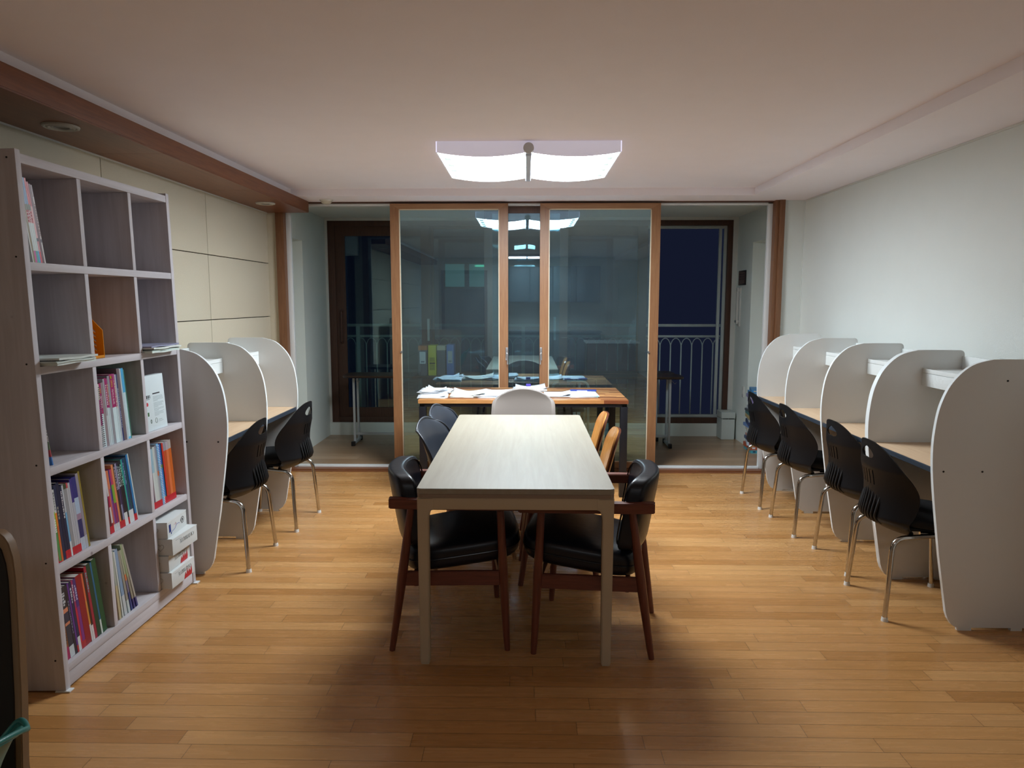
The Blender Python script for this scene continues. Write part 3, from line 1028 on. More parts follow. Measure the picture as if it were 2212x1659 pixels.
# ================================================================== SHELL CHAIRS
def shell_chair(name, label, loc, rz, m, leg_m, group=None, arms=False, pad=None, w=.235, ztop=.84, cat='chair', flare=.035):
    t = thing(name, label, cat, loc, rz, group)
    # seat + back in one bent shell: parameter v runs from the front lip to the top of the back
    L_ = [(.175, .415), (.15, .445), (.08, .447), (-.05, .432), (-.15, .437), (-.205, .475), (-.235, .55), (-.265, .66), (-.29, .77), (-.30 - flare * .5, ztop)]
    L_ = [(x, z if z <= .475 else .475 + (z - .475) * (ztop - .475) / .365) for x, z in L_[:-1]] + [L_[-1]]
    prof = spline(L_, 6)
    n = len(prof) - 1
    ws = spline([(w * .82,), (w * .96,), (w,), (w,), (w,), (w * 1.0,), (w * 1.0,), (w * .98,), (w * .94,), (w * .74,)], 6)
    dish = spline([(.0,), (.012,), (.03,), (.04,), (.05,), (.07,), (.075,), (.065,), (.045,), (.02,)], 6)
    nb = 18
    tm = bmesh.new()
    grid = []
    for i, (x, z) in enumerate(prof):
        a = prof[max(0, i - 1)]; b = prof[min(n, i + 1)]
        tx, tz = b[0] - a[0], b[1] - a[1]
        l = math.hypot(tx, tz)
        nx, nz = tz / l, -tx / l            # towards the sitter
        if nz < -.2 or (nx < 0 and nz < .2):
            nx, nz = -nx, -nz
        row = []
        hw = ws[min(i, len(ws) - 1)][0]
        dd = dish[min(i, len(dish) - 1)][0]
        for k in range(nb + 1):
            q = -1 + 2 * k / nb
            y = hw * math.sin(q * math.pi / 2) if False else hw * q
            lift = dd * abs(q) ** 2.6
            tip = 0
            if i > n * .8:
                tip = -.05 * (i / n - .8) / .2 * abs(q) ** 2
            row.append(tm.verts.new((x + nx * lift, y, z + nz * lift + tip)))
        grid.append(row)
    for i in range(n):
        for k in range(nb):
            tm.faces.new((grid[i][k], grid[i][k + 1], grid[i + 1][k + 1], grid[i + 1][k]))
    bmesh.ops.recalc_face_normals(tm, faces=tm.faces)
    rim = [v.co.copy() for v in grid[0]] + [g[-1].co.copy() for g in grid[1:]] + [v.co.copy() for v in reversed(grid[-1][:-1])] + [g[0].co.copy() for g in reversed(grid[1:-1])]
    bmesh.ops.solidify(tm, geom=tm.faces[:], thickness=.007)
    bmesh.ops.recalc_face_normals(tm, faces=tm.faces)
    b = MB(); b._merge(tm, None, 0, True)
    b.tube(rim, .0055, 8, closed=True)
    b.build('shell', m, t, sharp=0)
    if pad:
        MB().pillow((-.01, 0, .462), (.32, .38, .035), 3.5, 8).build('seat_pad', pad, t)
    if arms:
        for sy in (-1, 1):
            MB().tube(spline([(-.24, sy * .235, .62), (-.16, sy * .275, .655), (-.02, sy * .295, .645), (.12, sy * .285, .60), (.2, sy * .25, .47)], 5), .016, 10).build('armrest', m, t)
    for sx in (-1, 1):
        for sy in (-1, 1):
            MB().tube([(sx * .10 - .02, sy * .13, .43), (sx * .185 - .03, sy * .205, 0)], [.018, .0115], 14).build('leg', leg_m, t)
    MB().tube([(-.15, -.155, .29), (.11, .155, .29)], .005, 8).tube([(.11, -.155, .29), (-.15, .155, .29)], .005, 8).build('cross_wires', M_blackmetal, t)
    return t
G4 = 'charcoal shell chairs on the left side of the long table'
shell_chair('shell_chair', 'charcoal shell chair on the left side of the table, nearer the camera', (-.245, 3.74, 0), R(-9), M_padgrey, M_beech, G4, pad=M_padseat)
shell_chair('shell_chair', 'charcoal shell chair on the left side of the table, farther one by the work table', (-.245, 4.235, 0), R(-8), M_padgrey, M_beech, G4, pad=M_padseat)
shell_chair('shell_armchair', 'greige plastic shell armchair at the far head of the long table', (-.02, 4.70, 0), R(-91), M_shellwhite, M_beech, arms=True, w=.225, ztop=.855, flare=-.02)

# bent plywood chairs
def plywood_chair(label, loc, rz, group):
    t = thing('plywood_chair', label, 'chair', loc, rz, group)
    out = rrect(-.14, .475, .14, .80, .05, 6, radii=(.05, .05, .095, .095))
    def dfb(y, z):
        return (-.225 - .26 * (z - .475) + 1.2 * y * y, y, z)
    sheet(out, [], .03, .008, dfb).build('backrest', M_honey, t, sharp=60)
    def dfb2(y, z):
        x, y, z = dfb(y, z)
        return (x - .0095, y, z)
    sheet(out, [], .03, .010, dfb2).build('backrest_core', M_honeyedge, t, sharp=60)
    def dfb3(y, z):
        x, y, z = dfb(y, z)
        return (x - .021, y, z)
    sheet(rrect(-.135, .48, .135, .795, .05, 6, radii=(.05, .05, .09, .09)), [], .03, .006, dfb3).build('backrest_rear', M_honey, t, sharp=60)
    MB().pillow((-.25, 0, .50), (.07, .22, .11), 2.6, 8).build('back_support', M_brownleather, t)
    MB().pillow((.02, 0, .445), (.42, .40, .05), 4, 10).build('seat', M_padseat, t)
    for sx in (-1, 1):
        for sy in (-1, 1):
            MB().tube([(sx * .14, sy * .15, .425), (sx * .20, sy * .18, 0)], [.022, .014], 14).build('leg', M_walnutz, t)
    MB().bar((-.22, 0, .5), (-.08, 0, .41), .06, .014, bev=.002).build('back_bracket', M_walnut, t)
    return t
G5 = 'honey plywood chairs on the right side of the long table'
plywood_chair('honey plywood chair on the right side of the table, nearer the camera', (.175, 3.72, 0), R(180), G5)
plywood_chair('honey plywood chair on the right side of the table, farther one by the work table', (.175, 4.26, 0), R(180), G5)

# ================================================================== BOOKCASE
TILT = R(-1.0)
MC = Matrix.Translation((-1.735, 2.492, .006)) @ Matrix.Rotation(TILT, 4, 'Y')
bc = thing('bookcase', 'tall whitewashed pine bookcase with five rows of open cubbies', 'bookcase', M=MC)
W_, H_, D_ = 1.062, 1.99, .285
SH = [.092, .478, .853, 1.228, 1.603]          # shelf undersides are .03 lower
for y in (0, W_ - .027):
    p = MB().box((-D_, y, 0), (0, y + .027, H_), .002).build('side_panel', M_case, bc)
    d = MB()
    for zz in (.12, .50, .87, 1.24, 1.62, 1.96):
        for xx in (-.03,):
            d.tube([(xx, y - .0012 if y == 0 else y + .028, zz), (xx, y + .001 if y == 0 else y + .0265, zz)], .0035, 8)
    d.build('screw_hole', M_dark, p)
for z in SH:
    MB().box((-D_ + .01, .0275, z - .030), (-.001, W_ - .0275, z), .002).build('shelf', M_caseh, bc)
MB().box((-D_ + .01, .0275, H_ - .045), (-.001, W_ - .0275, H_ - .012), .002).build('top_panel', M_caseh, bc)
MB().box((-.024, .0275, .003), (-.004, W_ - .0275, .060), .002).build('plinth', M_caseh, bc)
MB().box((-D_, .0275, .06), (-D_ + .009, W_ - .0275, H_ - .02)).build('back_panel', M_case, bc)
DV = [.340, .700]
for r_, z in enumerate(SH):
    zt = (SH[r_ + 1] - .030) if r_ < 4 else H_ - .045
    for y in DV:
        MB().box((-D_ + .012, y, z + .0003), (-.004, y + .024, zt - .0003), .0015).build('divider', M_case, bc)
MB().box((-.04, -.004, -.0055), (.016, .024, .0), .001).build('shim', M_white, bc)
MB().box((-.03, W_ - .03, -.0055), (.020, W_ + .004, .0), .001).build('shim', M_white, bc)

CUB = [(.0275, .340), (.364, .700), (.724, W_ - .0275)]
ORD = ['first', 'second', 'third', 'fourth', 'fifth', 'sixth', 'seventh', 'eighth', 'ninth', 'tenth', 'eleventh', 'twelfth', 'thirteenth', 'fourteenth', 'fifteenth', 'sixteenth', 'seventeenth', 'eighteenth', 'nineteenth']
ROWN = {4: 'top', 3: 'second', 2: 'middle', 1: 'fourth', 0: 'bottom'}
COLN = ['left', 'middle', 'right']
def put_book(y, z, t_, h, bands, lean, desc, row, col, idx, set_=-.02, depth=.21, tape=None, title=None, coil=None, pages='#cfcac2', group=None, name='book'):
    """bands: list of (fraction of the height, colour) from the bottom up; lean in degrees, top towards the left"""
    M = MC @ Matrix.Translation((set_, y, z)) @ Matrix.Rotation(R(lean), 4, 'X')
    lab = '%s %s, %s from the left in the %s row, %s cubby' % (desc, name.replace('_', ' '), ORD[idx], ROWN[row], COLN[col])
    o = thing(name, lab, 'book', M=M, group=group or 'books in the %s row %s cubby of the bookcase' % (ROWN[row], COLN[col]))
    b = MB()
    cols = []
    z0 = 0
    ct = min(.0012, t_ * .2)
    for fr_, cc in bands:
        z1 = min(h, fr_ * h)
        if cc not in cols:
            cols.append(cc)
        mi = cols.index(cc)
        b.box((-ct, 0, z0), (0, t_, z1), mi=mi)
        b.box((-depth, 0, z0), (-ct, ct, z1), mi=mi)
        b.box((-depth, t_ - ct, z0), (-ct, t_, z1), mi=mi)
        z0 = z1
    b.build('cover', [C(c_, .42) for c_ in cols], o)
    MB().box((-depth + .002, ct, .002), (-ct - .0002, t_ - ct, h - .002)).build('pages', C(pages, .9), o)
    if tape:
        MB().box((-.03, -.0004, 0), (.0005, t_ + .0004, tape[0])).build('spine_label', C(tape[1], .3), o)
    if title:
        s_, e_, cc = title
        k = s_ * h
        tm_ = MB()
        rr = random.Random(idx * 17 + row)
        while k < e_ * h:
            q = rr.uniform(.006, .014)
            tm_.box((-.0002, t_ * .25, k), (.0006, t_ * (.75 if rr.random() < .7 else .55), k + q * .72))
            k += q
        tm_.build('spine_title', C(cc, .6), o)
    if coil:
        cb = MB()
        k = .008
        while k < h - .005:
            ring = [(.001 + .006 * math.cos(a), t_ / 2 + t_ * .48 * math.sin(a), k) for a in [2 * math.pi * q / 10 for q in range(10)]]
            cb.tube(ring, .0011, 5, closed=True)
            k += .0085
        cb.build('spiral_coil', C(coil, .35), o)
    return o
def fill(row, col, specs, lean, y_off=None, taper=0, thick=1.0):
    z = SH[row] + .001
    y = CUB[col][0] + .002
    if y_off is not None:
        y = CUB[col][0] + y_off
    else:
        y += math.sin(R(lean)) * specs[0]['h']
    for i, s_ in enumerate(specs):
        s_ = dict(s_)
        l = lean + taper * i
        t_ = s_.pop('t') * thick
        zz = z
        put_book(y, zz, t_, s_.pop('h'), s_.pop('b'), l, s_.pop('d'), row, col, i, **s_)
        # the next book's bottom-left edge clears this one's lean
        y += t_ / math.cos(R(l)) + .0006 + (math.sin(R(taper)) * .28 if taper > 0 else 0)
def S(t, h, d, *b, **k):
    q = dict(t=t / 1000, h=h / 1000, d=d, b=list(b))
    q.update(k)
    return q
RED = (.032, '#b5182a')
WT = (.060, '#c9cfd2')
fill(4, 0, [
    S(5, 292, 'thin white', (1, '#cfd3d0')),
    S(8, 292, 'thin olive', (1, '#7d6c3d')),
    S(9, 300, 'blue-topped white and pink', (.14, '#cf4d9a'), (.47, '#c9d6d8'), (.62, '#d8b9be'), (.69, '#5d5f45'), (1, '#6a8fbd'), title=(.48, .6, '#b84a52')),
    S(9, 300, 'blue-topped white and teal', (.14, '#2f9c93'), (.47, '#c9d6d8'), (.62, '#d8b9be'), (.69, '#5d5f45'), (1, '#6a8fbd'), title=(.48, .6, '#b84a52')),
    S(8, 300, 'red-topped white and sky blue', (.14, '#3f9ed6'), (.47, '#c9d6d8'), (.62, '#dcaab0'), (.69, '#5d5f45'), (1, '#cc4f52'), title=(.48, .6, '#b84a52')),
    S(9, 288, 'pink and coral', (.14, '#d54b56'), (.27, '#c9838a'), (.31, '#403a46'), (.7, '#d7a3a6'), (1, '#b84450')),
    S(10, 282, 'dark maroon', (1, '#5d2731')),
    S(7, 280, 'narrow white', (.27, '#c8c3c2'), (.31, '#4a424c'), (.85, '#cfc6c6'), (1, '#8e7c84'), title=(.35, .75, '#a08a90')),
], 8.0)
# middle row, left: one leaning booklet
fill(2, 0, [S(5, 275, 'colourful thin leaning', (.12, '#3e74b5'), (.22, '#a33a40'), (.34, '#5f6f52'), (.58, '#cfc6c4'), (.8, '#a9b095'), (1, '#b9c3b0'), title=(.3, .8, '#4a5348'))], 9.0)
# middle row, middle cubby
MAG = '#a01260'
fill(2, 1, [
    S(12, 268, 'black spiral-bound', (1, '#b6b3b0'), coil='#1b1a1c'),
    S(12, 268, 'second black spiral-bound', (.35, '#c9cdd0'), (.75, '#a43c78'), (1, '#c9c6b4'), coil='#232226'),
    S(11, 270, 'white and magenta spiral-edged', (.52, '#c3d3d7'), (1, MAG)),
    S(13, 272, 'clear-sleeved mauve', (1, '#8f7f84')),
    S(9, 286, 'clear-sleeved grey', (.45, '#b9c2c6'), (1, '#9d9aa2')),
    S(9, 288, 'slim magenta and white', (.56, '#c3d0d4'), (1, MAG), title=(.6, .9, '#d8c6cf')),
    S(8, 285, 'slim magenta and pale', (.56, '#b4c3c9'), (1, '#9d3372'), title=(.6, .9, '#c9a968')),
    S(13, 295, 'grey plastic-sleeved', (1, '#8f8e95')),
    S(22, 300, 'thick magenta and white', (.52, '#c9dde2'), (1, MAG)),
    S(9, 300, 'pink-topped slim white', (.52, '#b9cbd0'), (1, '#a6457c'), title=(.5, .9, '#d0c3a0')),
    S(8, 296, 'pale narrow', (1, '#aeb3bb')),
    S(7, 296, 'navy narrow', (1, '#27336b'), title=(.2, .8, '#9aa5c0')),
    S(8, 320, 'grey-brown tall', (1, '#6e6062')),
    S(9, 320, 'mauve tall', (1, '#75646b')),
    S(8, 318, 'white tall', (1, '#b8c6cb')),
    S(15, 318, 'sky-blue topped white', (.03, '#5fb6de'), (.66, '#bcd5dc'), (1, '#47a6d8')),
    S(5, 312, 'green thin', (1, '#3d7a68')),
], 2.0, taper=.15, thick=1.2)
# lettering on the thick magenta book (the year and the title run down the spine)
for o in bpy.data.objects:
    if o.get('label', '').startswith('thick magenta and white') :
        rt = Matrix.Rotation(R(90), 4, 'Y') @ Matrix.Rotation(R(0), 4, 'X')
        Mt = Matrix(((0, 0, 1, .0008), (0, 1, 0, .0065), (-1, 0, 0, .275), (0, 0, 0, 1)))
        text_mesh('2022', .0155, C('#e0b23a', .6), o, Mt, 'year_lettering')
        Mt2 = Matrix(((0, 0, 1, .0008), (0, 1, 0, .0065), (-1, 0, 0, .236), (0, 0, 0, 1)))
        text_mesh('자이스토리', .0145, C('#e6d9e0', .6), o, Mt2, 'title_lettering')
        MB().box((-.0002, .005, .28), (.0007, .015, .293), .002).build('spine_emblem', C('#b9a437', .6), o)
    if o.get('label', '').startswith('white and magenta spiral-edged'):
        Mt = Matrix(((0, 0, 1, .0008), (0, 1, 0, .0015), (-1, 0, 0, .25), (0, 0, 0, 1)))
        text_mesh('2022', .011, C('#e0b23a', .6), o, Mt, 'year_lettering')
        Mt2 = Matrix(((0, 0, 1, .0008), (0, 1, 0, .0015), (-1, 0, 0, .218), (0, 0, 0, 1)))
        text_mesh('자이스토리', .0115, C('#e6d9e0', .6), o, Mt2, 'title_lettering')
# fourth row
fill(1, 0, [
    S(8, 285, 'orange and red edged', (.07, '#b5182a'), (.5, '#d0622c'), (.72, '#8fae3a'), (1, '#c9c9c4')),
    S(12, 285, 'green striped', (.02, '#b5182a'), (.48, '#4f8a4a'), (.62, '#7fae3c'), (.7, '#8fc13a'), (1, '#c9cac4'), title=(.42, .66, '#dfe5d8')),
    S(9, 285, 'orange-banded', (.5, '#c9622f'), (.68, '#d8812b'), (1, '#c5c6c4'), title=(.72, .95, '#6d6c70')),
    S(13, 300, 'navy', (1, '#1d2848'), title=(.55, .7, '#8e8a80')),
    S(14, 305, 'dark navy thick', (1, '#151d3b'), tape=RED),
    S(11, 290, 'slate navy lettered', (1, '#1c2444'), title=(.55, .92, '#c7c2c4'), tape=RED),
    S(8, 288, 'sky blue and white', (.62, '#6fa8cf'), (1, '#b7bcc4'), tape=WT),
    S(15, 290, 'grey olive-topped', (.93, '#8f8f92'), (1, '#3f4630'), tape=RED),
    S(8, 290, 'white coral-topped', (.93, '#b3b4ba'), (1, '#c04a55'), tape=RED),
    S(10, 288, 'pale grey', (1, '#adaeb5'), tape=RED),
    S(12, 300, 'purple-topped grey', (.68, '#a9abb6'), (1, '#37307a'), tape=RED),
    S(7, 303, 'blue and white workbook', (.17, '#b2bccb'), (.42, '#2b2f66'), (.5, '#9b7f96'), (.72, '#a9bcd2'), (1, '#2f2f76')),
    S(7, 303, 'indigo-topped workbook', (.17, '#b2bccb'), (.42, '#2b2f66'), (.5, '#9b7f96'), (.72, '#a9bcd2'), (1, '#2f2f76')),
    S(7, 303, 'indigo and pale workbook', (.17, '#b2bccb'), (.42, '#2b2f66'), (.5, '#9b7f96'), (.72, '#a9bcd2'), (1, '#2f2f76')),
    S(14, 312, 'mauve grey tall', (.17, '#a9acb8'), (1, '#8d8793')),
    S(9, 318, 'mustard yellow tall', (1, '#86762b')),
], 4.0, taper=.12, thick=1.12)
fill(1, 1, [
    S(12, 272, 'dark maroon lettered', (.5, '#571d27'), (1, '#2c1a20'), title=(.55, .9, '#c9bdbb'), tape=RED),
    S(9, 275, 'crimson and white', (.16, '#8f1f34'), (.42, '#c8bcbf'), (.6, '#a11c4a'), (1, '#c0b8b8'), tape=RED),
    S(6, 275, 'salmon slim', (.12, '#c3c5c8'), (1, '#c46a4e')),
    S(6, 275, 'orange slim', (.12, '#c3c5c8'), (.7, '#8e4a8c'), (1, '#cf7a4c')),
    S(6, 275, 'purple slim', (.12, '#c3c5c8'), (.5, '#6d3479'), (1, '#3b3170')),
    S(6, 275, 'green-banded slim', (.12, '#c3c5c8'), (.45, '#a02a5a'), (.75, '#6f9a35'), (1, '#a8356a')),
    S(7, 275, 'lime-banded slim', (.12, '#c3c5c8'), (.45, '#6d2a6a'), (.75, '#7fa83a'), (1, '#b84458')),
    S(11, 292, 'apricot', (1, '#cf8152'), tape=RED),
    S(10, 290, 'dark brown', (1, '#2f2327'), title=(.6, .95, '#9a8f9c'), tape=RED),
    S(9, 292, 'lilac and navy', (.35, '#7c7fa0'), (.6, '#3c3058'), (1, '#8f8aa5'), tape=RED),
    S(9, 295, 'dark violet lettered', (1, '#241d3a'), title=(.62, .92, '#bcd5d0'), tape=WT),
    S(9, 295, 'black lettered', (1, '#17181f'), title=(.62, .92, '#b7c6c5'), tape=WT),
    S(9, 297, 'black-green lettered', (1, '#16212a'), title=(.62, .92, '#8fd0b0'), tape=RED),
    S(8, 300, 'turquoise', (1, '#2d9c94'), tape=WT),
    S(9, 303, 'deep blue lettered', (1, '#1f3a68'), title=(.6, .92, '#8fa8c8'), tape=WT),
    S(9, 303, 'petrol green', (1, '#14484f'), tape=WT),
    S(8, 305, 'navy slim', (1, '#142c58'), tape=RED),
    S(10, 312, 'azure', (1, '#2478b0'), tape=RED),
    S(6, 315, 'thin white', (1, '#bcc9c9')),
], 6.0, taper=.12, thick=1.22)
fill(1, 2, [
    S(8, 285, 'dark purple', (.4, '#33234a'), (1, '#5a4650'), tape=RED),
    S(6, 288, 'mauve thin', (1, '#8a7a80'), tape=RED),
    S(8, 292, 'white and sky', (.6, '#c3cac8'), (1, '#8fb3c4'), tape=RED),
    S(8, 292, 'white and pale blue', (.6, '#bcc4c2'), (1, '#9bb5c0'), tape=RED),
    S(8, 298, 'ivory', (1, '#bcc3bf'), tape=RED),
    S(6, 298, 'grey-white thin', (1, '#a9aeb0'), tape=RED),
    S(10, 302, 'slate with orange dot', (.5, '#8f8f98'), (.58, '#b5643f'), (1, '#7e8290'), tape=RED),
    S(13, 306, 'light blue spiral-bound', (1, '#6fb0dc'), coil='#dfe6ec'),
    S(14, 300, 'royal blue', (.12, '#8f8b35'), (.6, '#2a6bb0'), (.66, '#5a7040'), (1, '#2251a0'), tape=RED),
    S(6, 300, 'black thin', (1, '#15181c'), tape=RED),
    S(9, 300, 'bright red', (1, '#c42e26'), tape=RED),
    S(18, 300, 'burnt orange thick', (.86, '#b0481f'), (1, '#8b8690'), tape=RED),
    S(16, 300, 'salmon-orange', (.86, '#cf6c3c'), (1, '#a79aa0'), tape=RED),
    S(18, 302, 'deep orange', (.86, '#bb5a1a'), (1, '#a9a09a'), tape=RED),
], 5.0, taper=-.05, thick=1.38)
# bottom row
fill(0, 0, [
    S(14, 255, 'magenta and brown', (.2, '#a01c55'), (.55, '#7c4a2a'), (1, '#2b2630'), title=(.25, .5, '#2b241c')),
    S(22, 290, 'charcoal white-footed', (.16, '#bcc6cb'), (.46, '#2f3040'), (.5, '#c57a5a'), (.64, '#2f3044'), (.7, '#cf8262'), (1, '#2a2a33'), title=(.74, .92, '#b9bcc0')),
    S(11, 292, 'near-black', (1, '#221d2c'), title=(.3, .75, '#6a6480')),
    S(7, 294, 'violet slim', (1, '#5d2f86'), tape=(.03, '#a8202c')),
    S(12, 294, 'indigo lettered', (1, '#25204a'), title=(.7, .92, '#b9bcc8'), tape=WT),
    S(8, 296, 'scarlet and plum', (.6, '#c02440'), (1, '#9a2a5a'), title=(.7, .92, '#c9bcc8'), tape=(.03, '#a8202c')),
    S(13, 296, 'purple lettered', (.6, '#7a2a7c'), (1, '#4b2a72'), title=(.7, .92, '#b8b0cc'), tape=(.03, '#a8202c')),
    S(28, 300, 'thick crimson', (1, '#8e1420')),
    S(8, 298, 'amber', (.25, '#c9c6c6'), (.6, '#c9843a'), (1, '#d3693f')),
    S(9, 300, 'dark brown slim', (.22, '#cfc6c6'), (1, '#3a1a1a')),
    S(12, 318, 'ruby', (1, '#9a1c35'), title=(.65, .9, '#6d98a0')),
    S(20, 322, 'dark green', (1, '#0c3a26')),
    S(8, 322, 'teal-edged', (.2, '#c3cec8'), (1, '#1c5f86')),
    S(22, 328, 'thick forest green', (1, '#0f4a2a')),
], 5.5, taper=.14, thick=1.24)
fill(0, 1, [
    S(16, 288, 'brown card folder', (.75, '#94786f'), (1, '#a7adba'), name='folder'),
    S(14, 310, 'ochre paper folder', (.5, '#b0a481'), (1, '#9aa096'), name='folder'),
    S(8, 305, 'white plastic folder', (1, '#c3c9c6'), name='folder'),
    S(18, 312, 'blue clear-film folder', (.3, '#b4bcc0'), (.5, '#7c97b5'), (1, '#8197b3'), name='folder'),
    S(14, 298, 'grey card folder', (.2, '#b4c0c0'), (1, '#8f8b80'), name='folder'),
    S(10, 300, 'orange-flecked folder', (.3, '#35407c'), (.5, '#76708a'), (.6, '#c9764a'), (1, '#9a9f86'), name='folder'),
    S(12, 325, 'sage green folder', (.15, '#352f6a'), (.5, '#8a8474'), (1, '#8d9a78'), name='folder'),
    S(10, 322, 'pale grey folder', (.15, '#33306c'), (1, '#a19c92'), name='folder'),
], 2.0, taper=1.7, thick=1.1)

# orange magazine holder, second row middle
M = MC @ Matrix.Translation((-.012, .372, SH[3] + .0005))
mg = thing('magazine_holder', 'orange plastic magazine holder with diagonal slots in the second row', 'magazine holder', M=M)
M_or = mat('orange_plastic', '#d98a12', .3)
def side(y):
    out = [(0, 0), (0, .115), (-.075, .20), (-.14, .255), (-.24, .255), (-.24, 0)]
    holes = []
    for k in range(5):
        z0 = .028 + k * .019
        holes.append([(-.03, z0), (-.03, z0 + .008), (-.075, z0 + .044), (-.075, z0 + .036)])
    return sheet([(a, b) for a, b in out], holes, .2, .003, lambda u, v: (u, y, v))
side(0.0).build('side_panel', M_or, mg, sharp=30)
side(.072).build('side_panel', M_or, mg, sharp=30)
MB().box((-.003, .0005, 0), (0, .0715, .012)).box((-.24, .0005, 0), (-.237, .0715, .255)).box((-.24, .0005, 0), (0, .0715, .003)).build('front_wall', M_or, mg)
M = MC @ Matrix.Translation((-.10, .366, SH[3] + .001))
o = thing('notebook', 'thin pink notebook standing behind the orange magazine holder', 'notebook', M=M)
MB().box((-.16, 0, 0), (0, .0008, .30)).box((-.16, .0045, 0), (0, .0052, .30)).box((-.0008, 0, 0), (0, .0052, .30)).build('cover', C('#b86a78'), o)
MB().box((-.158, .001, .001), (-.001, .0043, .299)).build('pages', M_paperw, o)

# papers and magazines lying on the second row
def flat_pile(y, z, w, d, n, label, cols, seed, name, x0=.045, th=.008):
    rr = random.Random(seed)
    M = MC @ Matrix.Translation((x0, y, z))
    t = thing(name, label, 'paper stack', M=M)
    zz = 0
    for i in range(n):
        b = MB()
        dx, dy = rr.uniform(-.012, .004), rr.uniform(-.008, .012)
        h = th * rr.uniform(.8, 1.2)
        ph = rr.uniform(0, 6)
        o_ = [(-d + dx, 0 + dy), (dx, dy), (dx, w + dy), (-d + dx, w + dy)]
        def df(u, v, zz=zz, ph=ph):
            return (u, v, zz + .0015 * math.sin(v * 34 + ph) + .0015)
        s_ = sheet(o_, [], .03, h * .86, df)
        s_.bm.normal_update()
        s_.build('magazine', C(cols[i % len(cols)], .7), t, sharp=50)
        zz += h
    return t
flat_pile(.038, SH[3] + .001, .235, .24, 4, 'wavy old papers sticking out of the left cubby in the second row', ['#cfd8d4', '#c3cfca', '#d3dad6', '#c9d2cd'], 3, 'paper_stack', x0=.062, th=.0085)
flat_pile(.736, SH[3] + .001, .26, .24, 4, 'flat magazines lying in the right cubby of the second row', ['#d2dfda', '#c3d3cd', '#dbe4df', '#8d8fa8'], 4, 'magazine_stack', x0=.045, th=.0085)

# white printed ream, middle row right
M = MC @ Matrix.Translation((-.016, .728, SH[2] + .001)) @ Matrix.Rotation(R(-2), 4, 'Y')
rm = thing('paper_pack', 'white packet with grey print standing in the middle row right cubby', 'paper pack', M=M)
MB().box((-.035, 0, 0), (0, .195, .262), .002).build('wrapper', mat('white_wrapper', '#d3e0e4', .5), rm)
pt = MB()
rr = random.Random(5)
for blk, (za, nl) in enumerate(((.157, 5), (.127, 5), (.099, 3), (.082, 4))):
    for k in range(nl):
        wl = rr.uniform(.075, .092) if k < nl - 1 else .04
        z = za - k * .0052
        pt.box((.0001, .087, z), (.0005, .087 + wl, z + .0022))
pt.box((.0001, .12, .043), (.0005, .15, .046)).box((.0001, .12, .036), (.0005, .16, .038))
pt.build('small_print', mat('faint_print', '#a9b8bb', .7), rm)
p2 = MB()
p2.box((.0001, .085, .170), (.0006, .150, .1755))
for y, q in ((.018, .006), (.028, .008), (.042, .008), (.056, .004)):
    p2.box((.0001, y, .155), (.0006, y + q, .170))
p2.box((.0001, .018, .150), (.0006, .055, .152))
p2.build('heading_print', M_blackink, rm)
MB().tube([(.0, .030, .128), (.0008, .030, .128)], .009, 20).build('red_seal', C('#c2333c'), rm)
MB().box((.0001, .026, .072), (.0008, .038, .09)).build('green_mark', C('#3d6b3a'), rm)
ring = [(.0006, .096 + .009 * math.cos(a), .044 + .012 * math.sin(a)) for a in [2 * math.pi * k / 20 for k in range(20)]]
MB().tube(ring, .0008, 5, closed=True).tube([(.0005, .05 + .005 * math.cos(a), .045 + .009 * math.sin(a)) for a in [2 * math.pi * k / 16 for k in range(16)]], .0012, 5, closed=True).build('round_logo', C('#6d7f74'), rm)

